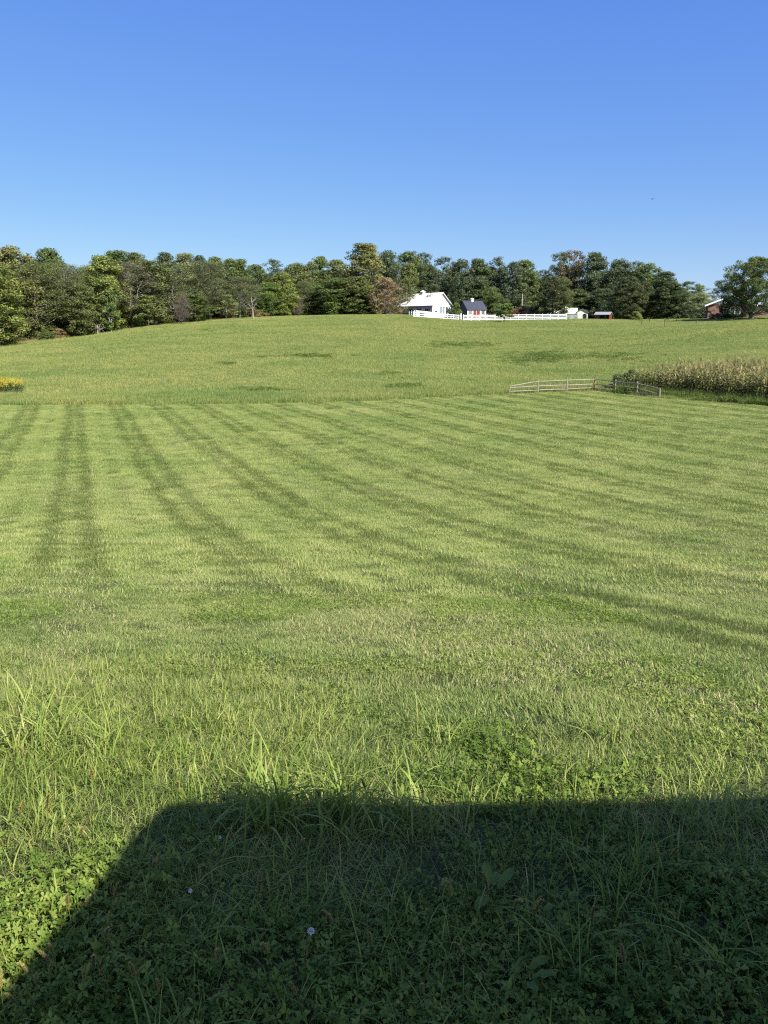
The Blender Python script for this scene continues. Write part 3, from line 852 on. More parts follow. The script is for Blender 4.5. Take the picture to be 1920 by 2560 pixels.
# foliage colours (real leaf colours, not their look in the light)
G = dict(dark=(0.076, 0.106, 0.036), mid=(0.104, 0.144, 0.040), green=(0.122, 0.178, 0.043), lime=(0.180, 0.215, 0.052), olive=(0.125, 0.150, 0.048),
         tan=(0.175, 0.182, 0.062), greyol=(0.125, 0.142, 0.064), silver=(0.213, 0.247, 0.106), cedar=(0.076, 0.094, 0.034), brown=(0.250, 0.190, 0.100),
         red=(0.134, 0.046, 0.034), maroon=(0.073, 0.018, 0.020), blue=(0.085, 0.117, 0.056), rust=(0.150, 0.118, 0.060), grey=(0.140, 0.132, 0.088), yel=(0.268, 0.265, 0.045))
BARK = dict(brown=(0.085, 0.068, 0.052), pale=(0.25, 0.23, 0.195), grey=(0.17, 0.155, 0.135), dark=(0.045, 0.038, 0.03))
seen_kind = {}
def tree(px, toprow, wpx, Y, kind, colr, label, bark='grey', group=None, name='tree', cat='tree', var=None, rot=None, base=None):
    v = PR[kind]; i = seen_kind.get(kind, 0); seen_kind[kind] = i + 1
    pr = v[(i if var is None else var) % len(v)]
    p = base if base is not None else at(px, Y)
    Y = p.y
    Hh = max(0.5, top_z(toprow, Y) - p.z)
    w = wpx / FPX * (Y * CP) * 0.5
    t = empty(name, p, random.uniform(0, 6.28) if rot is None else rot)
    tag(t, label, cat, group)
    sz = Hh / pr['H']; sx = w / pr['R']
    t.scale = (sx, sx, sz)
    c = meshobj('crown', pr['crown'], None, t)
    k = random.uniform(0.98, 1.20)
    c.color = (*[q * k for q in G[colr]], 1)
    b = meshobj('trunk', pr['trunk'], None, t); b.color = (*(BARK[bark] if kind != 'bare' else (0.115, 0.095, 0.078)), 1)
    return t

# --- left wood, front trees
T_ = [
 (-6, 640, 110, 136, 'broad', 'lime', 'bright green leafy tree cut off by the left edge', 'grey'),
 (48, 612, 110, 146, 'broad', 'tan', 'olive tan tall tree at the left end of the wood', 'pale'),
 (105, 650, 150, 148, 'fine', 'olive', 'fine leaved olive tree with a forked pale trunk, left wood', 'pale'),
 (136, 618, 95, 168, 'broad', 'mid', 'dark green round topped tree behind the forked pale trunk', 'grey'),
 (178, 655, 100, 152, 'fine', 'greyol', 'thin grey green tree leaning over yellow tinged undergrowth', 'pale'),
 (205, 705, 75, 149, 'broad', 'olive', 'low yellow tinged tree at the edge of the left wood', 'grey'),
 (232, 660, 80, 165, 'fine', 'olive', 'wispy olive tree under the dip in the left treeline', 'grey'),
 (268, 637, 92, 156, 'broad', 'lime', 'yellow green tree with a slim pale trunk', 'pale'),
 (278, 720, 60, 152, 'small', 'mid', 'small green tree on a white slim trunk beside the dark gap', 'pale'),
 (306, 624, 80, 176, 'oval', 'mid', 'dark green pointed tops just right of the yellow green tree', 'grey'),
 (333, 652, 105, 160, 'fine', 'grey', 'grey brown fine twigged tree with a curved pale trunk', 'pale'),
 (348, 630, 75, 180, 'oval', 'olive', 'olive topped tall tree behind the grey brown one', 'grey'),
 (388, 648, 95, 163, 'broad', 'olive', 'dense olive tree in the middle of the left wood', 'grey'),
 (372, 735, 70, 158, 'small', 'olive', 'low olive green tree over the field edge, left of the leafless tree', 'pale'),
 (425, 629, 60, 186, 'oval', 'blue', 'narrow dark twin topped tree behind the left wood', 'grey'),
 (438, 655, 90, 170, 'fine', 'greyol', 'fine leaved tree with a leaning bare trunk', 'pale'),
 (472, 631, 66, 176, 'oval', 'silver', 'silvery yellow green dense tree rising above the left wood', 'grey'),
 (507, 637, 50, 192, 'oval', 'blue', 'dark tree top right of the silvery crown', 'grey'),
 (528, 648, 100, 176, 'fine', 'greyol', 'grey olive fine leaved tree with a thick dark trunk', 'dark'),
 (545, 641, 60, 194, 'oval', 'mid', 'mid green sloping top behind the grey olive tree', 'grey'),
 (490, 735, 70, 168, 'broad', 'mid', 'low green tree on the wood edge right of the leafless tree', 'pale'),
 (583, 645, 55, 192, 'oval', 'mid', 'left one of the twin dark green tops', 'grey'),
 (608, 646, 50, 194, 'oval', 'mid', 'right one of the twin dark green tops', 'grey'),
 (566, 735, 50, 176, 'airy', 'silver', 'small silvery leaved tree with white limbs', 'pale'),
 (600, 690, 90, 180, 'fine', 'greyol', 'grey olive tree where the wood meets the hilltop', 'grey'),
 (640, 660, 70, 198, 'broad', 'mid', 'green tree behind the dead white trunk', 'grey'),
 (684, 646, 62, 205, 'airy', 'blue', 'airy dark tree with sky showing through, left of the gap', 'dark'),
 (708, 678, 66, 190, 'broad', 'lime', 'bright yellow green tree in the middle of the treeline', 'grey'),
 (672, 705, 60, 188, 'broad', 'green', 'dark leafy tree left of the bright yellow green one', 'grey'),
 (742, 655, 75, 208, 'broad', 'olive', 'dark olive tree right behind the yellow green one', 'dark'),
 (765, 700, 70, 198, 'fine', 'olive', 'olive green thin tree above the purplish shrub', 'grey'),
 (780, 652, 60, 214, 'broad', 'olive', 'olive tree with bare stems and sky gaps', 'pale'),
 (802, 639, 55, 216, 'oval', 'green', 'lighter green round top left of the tallest tree', 'grey'),
 (840, 648, 66, 212, 'broad', 'olive', 'dark flat topped tree left of the tallest tree', 'grey'),
 (838, 692, 110, 196, 'broad', 'mid', 'big layered dark green tree in front, left of the tallest tree', 'dark'),
 (912, 606, 98, 204, 'oval', 'tan', 'tallest olive tan tree of the whole treeline', 'grey'),
 (893, 690, 90, 197, 'broad', 'olive', 'dark olive tree standing under the tallest tree', 'dark'),
 (968, 623, 62, 218, 'broad', 'blue', 'dark green tree behind the round brown tree', 'dark'),
 (1022, 626, 84, 216, 'broad', 'mid', 'large mid green tree behind the white barn roof', 'dark'),
 (1056, 628, 50, 226, 'airy', 'blue', 'grey green tree top behind the barn cupola', 'dark'),
 (1070, 660, 60, 222, 'broad', 'dark', 'dark tree right behind the barn gable', 'dark'),
 (1108, 640, 66, 222, 'airy', 'blue', 'loose dark tree above the barn gable', 'dark'),
 (1150, 645, 62, 218, 'broad', 'blue', 'dark green tree above the green young tree', 'dark'),
 (1125, 705, 50, 236, 'oval', 'olive', 'small olive tree between the barn and the red shed', 'grey'),
 (1190, 645, 66, 220, 'broad', 'dark', 'dark tree behind the red shed', 'dark'),
 (1237, 640, 60, 222, 'airy', 'blue', 'tall loose tree with a sky gap beside it, behind the shed', 'dark'),
 (1226, 716, 44, 207, 'broad', 'mid', 'low dense tree right behind the red shed roof', 'dark'),
 (1282, 652, 70, 218, 'broad', 'blue', 'dark broad tree left of the pale pole', 'dark'),
 (1310, 648, 66, 222, 'broad', 'mid', 'dark broad tree right behind the pale pole', 'dark'),
 (1350, 672, 56, 224, 'airy', 'blue', 'low thin tree in the saddle of the right treeline', 'grey'),
 (1392, 628, 62, 224, 'airy', 'mid', 'tall open tree left of the rusty one', 'pale'),
 (1424, 624, 78, 220, 'airy', 'rust', 'tall rusty brown thinning tree behind the cedars', 'pale'),
 (1400, 690, 60, 210, 'broad', 'olive', 'olive tree in the shade behind the left cedar', 'dark'),
 (1476, 629, 72, 216, 'broad', 'blue', 'high dark tree right of the rusty one', 'dark'),
 (1538, 645, 66, 212, 'broad', 'blue', 'dark round topped tree behind the two joined cedars', 'dark'),
 (1578, 650, 56, 210, 'airy', 'mid', 'loose green tree on the downward slope of the treeline', 'grey'),
 (1612, 656, 70, 206, 'broad', 'mid', 'green tree stepping down at the right of the treeline', 'dark'),
 (1655, 678, 66, 200, 'broad', 'dark', 'dark tree behind the farmyard saplings', 'dark'),
 (1715, 702, 62, 196, 'airy', 'mid', 'pine like tree left of the brick house', 'dark'),
 (1748, 712, 56, 198, 'airy', 'olive', 'olive tree showing above the grey willow', 'dark'),
 (1800, 698, 60, 215, 'airy', 'blue', 'grey green tree behind the brick house roof', 'grey'),
 (1836, 712, 44, 215, 'broad', 'mid', 'green tree between the house roof and the big maple', 'grey'),
 (966, 692, 92, 193, 'round', 'brown', 'round brown leaved tree left of the white barn', 'grey'),
 (745, 734, 30, 192, 'bare', 'brown', 'purplish grey twiggy small tree at the hilltop edge', 'grey'),
 (455, 733, 46, 160, 'bare', 'brown', 'leafless grey tree at the edge of the left wood', 'grey'),
 (1378, 690, 74, 196, 'cedar', 'cedar', 'single oval cedar behind the long white fence', 'dark'),
 (1478, 700, 58, 214, 'cedar', 'cedar', 'left cedar of the joined pair above the white stable', 'dark'),
 (1514, 703, 50, 212, 'cedar', 'cedar', 'right cedar of the joined pair above the little red shed', 'dark'),
 (1568, 690, 74, 192, 'cedar', 'cedar', 'large dark cedar right of the little red shed', 'dark'),
 (1606, 702, 52, 194, 'cedar', 'cedar', 'narrow cedar at the right of the large dark one', 'dark'),
 (1672, 702, 78, 190, 'cedar', 'dark', 'dense dark evergreen left of the grey willow', 'dark'),
 (1708, 728, 50, 188, 'cedar', 'dark', 'low dark evergreen touching the grey willow', 'dark'),
 (1444, 726, 42, 218, 'small', 'rust', 'small rusty tree between the cedars', 'grey'),
 (1745, 731, 80, 180, 'round', 'silver', 'grey green willow like tree left of the brick house', 'grey'),
 (1141, 756, 26, 196, 'small', 'green', 'young green tree between the barn and the red shed', 'grey'),
 (1812, 738, 26, 160, 'small', 'maroon', 'small dark red maple in front of the white house gable', 'dark'),
]
for (px, top, w, Y, kind, colr, label, bk) in T_:
    grp = None
    if kind in ('broad', 'oval', 'airy', 'fine', 'cedar'): w = w * (1.22 if px < 640 else 1.12)
    if 985 < px < 1140 and Y > 205: Y += 18
    tree(px, top, w, Y, kind, colr, label, bk, grp, name='cedar_tree' if kind == 'cedar' else 'tree')
tree(1903, 640, 142, 150, 'maple', 'mid', 'big leafy maple shading the brick house at the right edge', 'grey', name='maple_tree', base=ground_at(1878, 797), rot=0.5)

# the young tree in front of the fence
yt = tree(1255, 757, 42, 170, 'young', 'green', 'young tree on a thin trunk in front of the long white fence', 'dark', name='young_tree', base=ground_at(1260, 807))

# rows filling the wood behind
def fill(pxs, Yoff, top_f, kinds, cols, label, group, seed):
    g = random.Random(seed)
    for px in pxs:
        q = px + g.uniform(-9, 9)
        Yc = float(np.interp(px_to_u(q), _u, _cY)) + Yoff + g.uniform(-3, 3)
        tree(q, top_f(q) + g.uniform(0, 14), g.uniform(56, 82), Yc, g.choice(kinds), g.choice(cols), label, g.choice(['dark', 'grey']), group)
TOPX = [-60, 0, 60, 140, 190, 225, 270, 340, 420, 470, 510, 560, 600, 650, 690, 740, 800, 860, 910, 970, 1030, 1070, 1110, 1150, 1190, 1235, 1290, 1350, 1400, 1470, 1540, 1610, 1660, 1720, 1760, 1800, 1850]
TOPR = [625, 622, 620, 626, 655, 668, 640, 640, 640, 640, 645, 650, 655, 668, 664, 665, 655, 660, 625, 632, 636, 645, 655, 655, 652, 652, 662, 690, 650, 640, 652, 668, 690, 712, 722, 722, 730]
topf = lambda q: float(np.interp(q, TOPX, TOPR)) + 10
fill(range(-70, 640, 40), 16, lambda q: topf(q) - 6, ['broad', 'oval'], ['dark', 'mid', 'olive'], 'dark green tree filling the left wood behind its front trees', 'trees filling the left wood', 1)
fill(range(-30, 640, 40), 6, lambda q: topf(q) + 30, ['broad', 'fine', 'oval'], ['mid', 'olive', 'greyol'], 'softly leaved tree closing the front of the left wood between its taller trees', 'trees closing the front of the left wood', 9)
fill(range(-50, 640, 52), 34, lambda q: topf(q) + 8, ['broad'], ['dark', 'blue'], 'dark green tree filling the left wood behind its front trees', 'trees filling the left wood', 2)
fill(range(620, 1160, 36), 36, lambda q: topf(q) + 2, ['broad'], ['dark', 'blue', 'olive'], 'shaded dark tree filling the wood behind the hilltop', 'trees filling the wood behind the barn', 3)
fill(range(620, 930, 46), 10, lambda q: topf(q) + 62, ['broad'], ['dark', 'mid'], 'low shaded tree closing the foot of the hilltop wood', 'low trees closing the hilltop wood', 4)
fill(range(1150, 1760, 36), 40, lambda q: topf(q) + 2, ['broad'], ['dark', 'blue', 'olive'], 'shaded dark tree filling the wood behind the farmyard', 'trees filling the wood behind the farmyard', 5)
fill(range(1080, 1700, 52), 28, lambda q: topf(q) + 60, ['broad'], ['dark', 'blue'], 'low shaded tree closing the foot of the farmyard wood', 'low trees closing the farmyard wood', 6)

# undergrowth bushes along the wood's foot
bx = random.Random(12)
for px in list(range(-20, 650, 17)):
    q = px + bx.uniform(-6, 6)
    Yc = float(np.interp(px_to_u(q), _u, _cY)) + bx.uniform(-2.0, 1.5)
    p = at(q, Yc); hh = bx.uniform(1.5, 3.8)
    row = 1280 + FPX * math.tan(math.atan2(-(p.z + hh), Yc) - PITCH)
    colr = bx.choice(['mid', 'olive', 'green', 'green', 'tan', 'brown'])
    words = dict(mid='dark green', olive='olive', green='green', tan='tan', brown='brownish')[colr]
    tree(q, row, bx.uniform(28, 52), Yc, 'bush', colr, words + ' bush in the undergrowth at the foot of the left wood', 'grey',
         words + ' bushes at the foot of the left wood', name='bush', cat='bush')
for px in range(650, 930, 26):
    q = px + bx.uniform(-6, 6)
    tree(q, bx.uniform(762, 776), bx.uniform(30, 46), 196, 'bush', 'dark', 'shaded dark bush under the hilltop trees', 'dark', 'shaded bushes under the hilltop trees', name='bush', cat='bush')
tree(1278, 770, 40, 199, 'bush', 'red', 'left half of the low reddish brown bushes behind the white fence', 'dark', name='bush', cat='bush')
tree(1312, 762, 62, 200, 'bush', 'rust', 'wide reddish brown bush behind the long white fence', 'dark', name='bush', cat='bush')
tree(1345, 770, 44, 201, 'bush', 'brown', 'brown bush at the foot of the single oval cedar', 'dark', name='bush', cat='bush')
tree(1591, 777, 30, 176, 'bush', 'lime', 'pale lime shrub with a yellow tip right of the little red shed', 'grey', name='shrub', cat='shrub')
tree(1588, 784, 26, 178, 'bush', 'dark', 'small dark shrub behind the pale lime one', 'grey', name='shrub', cat='shrub')
tree(1787, 782, 34, 162, 'bush', 'olive', 'low olive shrub beside the clipped hedge', 'grey', name='shrub', cat='shrub')
tree(1190, 796, 8, 184, 'bush', 'mid', 'tiny green shrub at the foot of the long white fence', 'grey', name='shrub', cat='shrub')

# dead white trunk and its splintered neighbour
def dead_tree(px, row, H, label, seed, sc=1.0):
    g = np.random.default_rng(seed); p = ground_at(px, row)
    t = empty('dead_tree', p); tag(t, label, 'dead tree')
    P = []; z = np.linspace(-0.2, H, 8); wx = np.cumsum(g.normal(0, 0.10, 8)) * sc
    P.append((np.stack([wx, wx * 0.3, z], -1), 0.26 * sc * (1 - 0.7 * np.linspace(0, 1, 8))))
    tm = np_mesh('trunk', *tubes_np(P, 7)); o = meshobj('trunk', tm, M['bark'], t); o.color = (0.25, 0.23, 0.19, 1)
    for k in range(7):
        z0 = H * g.uniform(0.35, 0.95); a = g.random() * 6.28; ln = g.uniform(1.2, 3.0) * sc
        s = np.array([np.interp(z0, z, wx), 0, z0]); e = s + np.array([math.cos(a) * ln, math.sin(a) * ln * 0.6, ln * g.uniform(0.3, 0.9)])
        pts = np.stack([s, (s + e) / 2 + g.normal(0, 0.2, 3), e]); paths = [(pts, np.array([0.09, 0.06, 0.02]) * sc)]
        for _ in range(3):
            q = pts[1] + g.normal(0, 0.1, 3); e2 = q + g.normal(0, 0.6, 3) * sc
            paths.append((np.stack([q, e2]), np.array([0.03, 0.01]) * sc))
        o = meshobj('branch', np_mesh('branch', *tubes_np(paths, 5)), M['bark'], t); o.color = (0.23, 0.21, 0.175, 1)
dead_tree(633, 797, 4.6, 'bare white dead tree with broken branches at the hilltop edge', 3, 0.7)
dead_tree(247, 836, 1.6, 'splintered pale stump in the dark gap of the left wood', 5, 0.7)

# saplings on the mown slope, right
def sapling(px, row, H, label, leafy):
    p = ground_at(px, row); t = empty('sapling', p); tag(t, label, 'sapling', None)
    g = np.random.default_rng(int(px))
    z = np.linspace(-0.1, H, 6); wx = np.cumsum(g.normal(0, 0.05, 6))
    paths = [(np.stack([wx, wx * 0.4, z], -1), np.linspace(0.06, 0.02, 6))]
    C = [(wx[-1], 0, H)]
    for k in range(6):
        z0 = g.uniform(0.5, 0.95) * H; a = g.random() * 6.28; ln = g.uniform(0.3, 0.7)
        e = (math.cos(a) * ln, math.sin(a) * ln, z0 + ln * 0.7); paths.append((np.array([(np.interp(z0, z, wx), 0, z0), e]), np.array([0.02, 0.008]))); C.append(e)
    o = meshobj('trunk', np_mesh('trunk', *tubes_np(paths, 5)), M['bark'], t); o.color = (0.05, 0.042, 0.035, 1)
    V, Q, vr, vq = leaves_np(g, np.array(C), np.full(len(C), 0.28), leafy, 0.07)
    c = meshobj('crown', np_mesh('crown', V, Q, attrs={'vr': vr, 'vq': vq}), M['leaf'], t); c.color = (0.10, 0.13, 0.04, 1)
sapling(1603, 814, 0.9, 'leaning dark sapling below the pale lime shrub', 8)
sapling(1623, 806, 0.7, 'shortest sapling on the mown slope by the evergreens', 8)
sapling(1662, 817, 1.4, 'sapling standing lowest on the mown slope at the right', 14)
sapling(1692, 805, 1.4, 'leafy topped sapling in front of the dense dark evergreen', 40)
sapling(1741, 808, 1.7, 'thin pale green sapling in front of the grey willow', 34)
sapling(1773, 799, 1.5, 'bushy topped sapling beside the low olive shrub', 60)

# ------------------------------------------------------------------ buildings
def gable_house(root, Lx, Wy, hw, hr, wall, roof, over=0.35, th=0.12, endmat=None, band=None):
    """walls and roof; x along the ridge from 0 to Lx, y from 0 (facing the camera) to Wy"""
    b = MB()
    b.prism([(0, 0), (Wy, 0), (Wy, hw), (Wy / 2, hw + hr), (0, hw)], 'x', 0, Lx)
    b.build('wall', wall, root)
    r = MB(); s = hr / (Wy / 2)
    for sg in (0, 1):
        y0, ym = (-over, Wy / 2) if sg == 0 else (Wy + over, Wy / 2)
        z0, zm = hw - over * s, hw + hr
        r.prism([(y0, z0 + 0.02), (ym, zm + 0.02), (ym, zm + th), (y0, z0 + th)], 'x', -over, Lx + over)
    r.build('roof', roof, root)

# white barn: the long wall runs left and back from its near corner, the gable runs right and back
def barn():
    th = R(50)
    corner = at(1081, 212)
    L, W, hw, hr = 18.6, 6.9, 3.0, 3.05
    # local x: along the ridge from the far left end to the near gable; local y: from the camera-side eave back
    ux = Vector((math.cos(th), -math.sin(th), 0)); 
    org = corner - ux * L
    base = top_z(785, 212) - 0.5
    rt = empty('barn', (org.x, org.y, base), math.atan2(ux.y, ux.x))
    tag(rt, 'white metal roofed barn with a roof cupola behind the paddock fence', 'barn')
    gable_house(rt, L, W, hw, hr, M['white_wall'], M['white_roof'], 0.45)
    bn = MB().box((-0.01, -0.03, 0), (L + 0.0, -0.003, 1.0)); bn.build('wainscot', M['grey_band'], rt)
    MB().box((-0.4, -0.44, hw - 0.62), (L + 0.4, -0.40, hw - 0.40)).build('eave_trim', M['grey_band'], rt)
    for x in (L - 13.3, L - 8.7, L - 5.3, L - 2.0):
        w = MB().box((x - 0.45, -0.06, 1.25), (x + 0.45, -0.005, 2.0)).build('window', M['white'], rt)
        MB().box((x - 0.36, -0.075, 1.32), (x + 0.36, -0.061, 1.93)).build('pane', M['glass'], w)
        for sx in (-1, 1):
            MB().box((x + sx * 0.66 - 0.18, -0.055, 1.22), (x + sx * 0.66 + 0.18, -0.006, 2.03)).build('shutter', M['dark_green'], w)
    # gable end, x = L
    d = MB().box((L + 0.005, 2.6, 0.1), (L + 0.06, 4.5, 2.35)).build('sliding_door', M['pale_blue'], rt)
    MB().box((L + 0.061, 3.5, 0.1), (L + 0.09, 3.58, 2.35)).build('handle', M['white'], d)
    MB().box((L + 0.005, 5.0, 0.1), (L + 0.03, 5.6, 2.3)).build('doorway', M['dark'], rt)
    MB().box((L + 0.005, 1.7, 2.42), (L + 0.16, 6.4, 2.56)).build('door_track', M['white'], rt)
    MB().box((L + 0.005, 2.4, 4.3), (L + 0.05, 3.4, 4.4)).build('ledge', M['galv'], rt)
    MB().box((L + 0.005, 3.3, 4.85), (L + 0.12, 3.55, 5.15)).build('lamp', M['galv'], rt)
    sg = MB(); sg.prism([(0.75 + 0.55 + 0.55 * math.cos(a), 0.95 + 0.38 * math.sin(a)) for a in np.linspace(0, math.pi, 9)], 'x', L + 0.005, L + 0.06)
    sg.build('hay_rack', M['dark'], rt)
    tr = MB()
    for sgn, y0 in ((0, -0.45), (1, W + 0.45)):
        s = hr / (W / 2); z0 = hw - 0.45 * s
        tr.prism([(y0, z0 - 0.20), (W / 2, hw + hr - 0.20), (W / 2, hw + hr + 0.015), (y0, z0 + 0.015)], 'x', L + 0.40, L + 0.46)
    tr.build('gable_trim', M['grey_roof'], rt)
    # cupola on the ridge
    cx = L - 7.6; cz = hw + hr
    c = MB().box((cx - 0.45, W / 2 - 0.45, cz - 0.35), (cx + 0.45, W / 2 + 0.45, cz + 0.52)).build('cupola', M['white'], rt)
    MB().add([(cx - 0.6, W/2 - 0.6, cz + 0.523), (cx + 0.6, W/2 - 0.6, cz + 0.523), (cx + 0.6, W/2 + 0.6, cz + 0.523), (cx - 0.6, W/2 + 0.6, cz + 0.523), (cx, W/2, cz + 0.95)],
             [(0, 3, 2, 1), (0, 1, 4), (1, 2, 4), (2, 3, 4), (3, 0, 4)]).build('cupola_roof', M['white_roof'], c)
    MB().tube([(cx, W/2, cz + 0.9), (cx, W/2, cz + 1.7)], 0.03, 5).build('weather_vane', M['dark'], c)
    lv = MB()
    for k in range(3): lv.box((cx - 0.28, W/2 - 0.475, cz - 0.02 + k * 0.16), (cx + 0.28, W/2 - 0.453, cz + 0.07 + k * 0.16))
    lv.build('louvre', M['grey_band'], c)
    # lean-to along the back
    lt = MB().prism([(W + 0.5, 0), (W + 3.2, 0), (W + 3.2, 2.1), (W + 0.5, 3.4)], 'x', 3, L - 0.3).build('lean_to', M['white_wall'], rt)
    MB().prism([(W + 0.02, 3.85), (W + 3.6, 2.05), (W + 3.6, 2.17), (W + 0.02, 3.97)], 'x', 2.7, L + 0.1).build('lean_to_roof', M['white_roof'], lt)
barn()

def red_shed():
    th = R(25); corner = at(1168, 198)
    ux = Vector((math.cos(th), math.sin(th), 0)); base = corner.z
    rt = empty('shed', (corner.x, corner.y, base), th)
    tag(rt, 'red shed with a dark blue roof and a small white cupola', 'shed')
    L, W = 5.4, 4.4
    zt = top_z(773, 198) - base; hr = top_z(754, 198) - top_z(773, 198) + 0.2
    gable_house(rt, L, W, zt, hr, M['red_wall'], M['dark_roof'], 0.25)
    MB().prism([(0.0, 0.0), (W, 0.0), (W, zt), (W / 2, zt + hr - 0.05), (0.0, zt)], 'x', -0.03, -0.003).build('end_wall', M['grey_wall'], rt)
    for x in (0.12, 1.55, 3.75, 5.28):
        MB().box((x - 0.11, -0.07, 0), (x + 0.11, -0.004, zt - 0.12)).build('trim_post', M['white'], rt)
    for x in (0.85, 4.5):
        w = MB().box((x - 0.42, -0.06, zt - 1.35), (x + 0.42, -0.004, zt - 0.3)).build('window', M['white'], rt)
        MB().box((x - 0.34, -0.075, zt - 1.27), (x - 0.03, -0.061, zt - 0.38)).box((x + 0.03, -0.075, zt - 1.27), (x + 0.34, -0.061, zt - 0.38)).build('pane', M['glass'], w)
    dr = MB().box((1.72, -0.05, 0.05), (3.58, -0.004, zt - 0.35)).build('door', M['red_wall'], rt)
    MB().box((2.61, -0.062, 0.05), (2.67, -0.051, zt - 0.35)).build('door_seam', M['white'], dr)
    MB().box((1.7, -0.08, zt - 0.33), (3.6, -0.004, zt - 0.2)).build('header_trim', M['white'], rt)
    cx = 2.6; cz = zt + hr
    c = MB().box((cx - 0.3, W/2 - 0.3, cz - 0.2), (cx + 0.3, W/2 + 0.3, cz + 0.5)).build('cupola', M['white'], rt)
    MB().add([(cx - 0.42, W/2 - 0.42, cz + 0.503), (cx + 0.42, W/2 - 0.42, cz + 0.503), (cx + 0.42, W/2 + 0.42, cz + 0.503), (cx - 0.42, W/2 + 0.42, cz + 0.503), (cx, W/2, cz + 0.8)],
             [(0, 3, 2, 1), (0, 1, 4), (1, 2, 4), (2, 3, 4), (3, 0, 4)]).build('cupola_roof', M['white'], c)
    MB().tube([(cx, W/2, cz + 0.75), (cx, W/2, cz + 1.2)], 0.025, 5).build('weather_vane', M['dark'], c)
    # little lean-to roof showing to its right
    p = at(1213, 206)
    r2 = empty('lean_to', (p.x, p.y, p.z), th); tag(r2, 'small grey roofed lean-to peeping out right of the red shed', 'lean-to')
    MB().box((0, 0, 0), (1.6, 1.5, 1.5)).build('wall', M['dark'], r2)
    MB().prism([(-0.2, 1.52), (1.7, 2.2), (1.7, 2.3), (-0.2, 1.62)], 'x', -0.15, 1.75).build('roof', M['grey_roof'], r2)
red_shed()

def stable():
    p = at(1368, 205); base = top_z(797, 205)
    rt = empty('stable', (p.x, p.y, base), R(-14)); tag(rt, 'low cream stable with an arched doorway behind the fence end', 'stable')
    L, W, hw, hr = 9.0, 5.0, 1.35, 1.25
    L = (1440 - 1368) / FPX * 205 * CP
    b = MB().prism([(0, 0), (W, 0), (W, hw), (W/2, hw + hr), (0, hw)], 'x', 0, L); b.build('wall', M['cream_wall'], rt)
    r = MB(); s = hr / (W/2)
    for y0 in (-0.5, W + 0.5):
        r.prism([(y0, hw - 0.5 * s + 0.02), (W/2, hw + hr + 0.02), (W/2, hw + hr + 0.12), (y0, hw - 0.5 * s + 0.12)], 'x', -0.3, L - 0.01)
    r.build('roof', M['cream_wall'], rt)
    op = MB().box((2.6, -0.03, 0.1), (5.6, -0.004, hw - 0.2)); op.build('shade_opening', M['dark'], rt)
    # cross gable at the right end with the arch
    gw = 2.6
    g = MB().prism([(L, 0), (L + gw, 0), (L + gw, 1.55), (L + gw * 0.45, 2.35), (L, 1.75)], 'y', -0.6, 4.0).build('gable_bay', M['cream_wall'], rt)
    pts = [(L + 1.3, 0.05), (L + 2.35, 0.05), (L + 2.35, 0.8)] + [(L + 1.825 + 0.525 * math.cos(a), 0.8 + 0.45 * math.sin(a)) for a in np.linspace(0.2, math.pi - 0.2, 7)] + [(L + 1.3, 0.8)]
    MB().prism(pts, 'y', -0.64, -0.604).build('arched_doorway', M['dark'], g)
    rr = MB()
    rr.prism([(L - 0.15, 1.72), (L + gw * 0.45, 2.37), (L + gw * 0.45, 2.47), (L - 0.15, 1.82)], 'y', -0.85, 4.2)
    rr.prism([(L + gw * 0.45, 2.37), (L + gw + 0.2, 1.46), (L + gw + 0.2, 1.56), (L + gw * 0.45, 2.47)], 'y', -0.85, 4.2)
    rr.build('bay_roof', M['grey_roof'], g)
    cx = (1413 - 1368) / FPX * 205 * CP
    c = MB().box((cx - 0.4, W/2 - 0.4, hw + hr - 0.2), (cx + 0.4, W/2 + 0.4, hw + hr + 0.5)).build('cupola', M['white'], rt)
    dm = MB(); dm.prism([(cx + 0.42 * math.cos(a), hw + hr + 0.503 + 0.4 * math.sin(a)) for a in np.linspace(0, math.pi, 9)], 'y', W/2 - 0.42, W/2 + 0.42); dm.build('cupola_dome', M['white'], c)
stable()

def run_in():
    p = at(1487, 186); zt = top_z(780, 186); base = p.z - 0.05
    h = max(1.3, zt - base)
    rt = empty('run_in_shed', (p.x, p.y, base), R(-28)); tag(rt, 'small red open fronted shed with a grey roof beside the cedars', 'shed')
    L, W = 3.25, 2.6; hw = h - 0.55
    MB().box((0, 0.0, 0), (0.1, W, hw)).build('end_wall', M['red_wall'], rt)
    MB().prism([(0, 0), (W, 0), (W, hw), (W / 2, hw + 0.5), (0, hw)], 'x', L, L + 0.1).build('end_wall', M['red_wall'], rt)
    MB().box((0.1, W - 0.1, 0), (L, W, hw)).build('back_wall', M['grey_wall'], rt)
    MB().box((0.103, 0, hw - 0.22), (L - 0.003, 0.08, hw)).build('header', M['red_wall'], rt)
    for x in (0.9, 2.35): MB().box((x, 0.0, 0), (x + 0.12, 0.12, hw - 0.223)).build('post', M['grey_wall'], rt)
    MB().box((0.103, 0.02, 0), (0.87, 0.06, hw - 0.225)).build('front_panel', M['red_wall'], rt)
    r = MB()
    for y0 in (-0.35, W + 0.35):
        z0 = hw - 0.35 * 0.5 / (W/2)
        r.prism([(y0, z0 + 0.02), (W/2, hw + 0.52), (W/2, hw + 0.60), (y0, z0 + 0.10)], 'x', -0.2, L + 0.3)
    r.build('roof', M['grey_roof'], rt)
run_in()

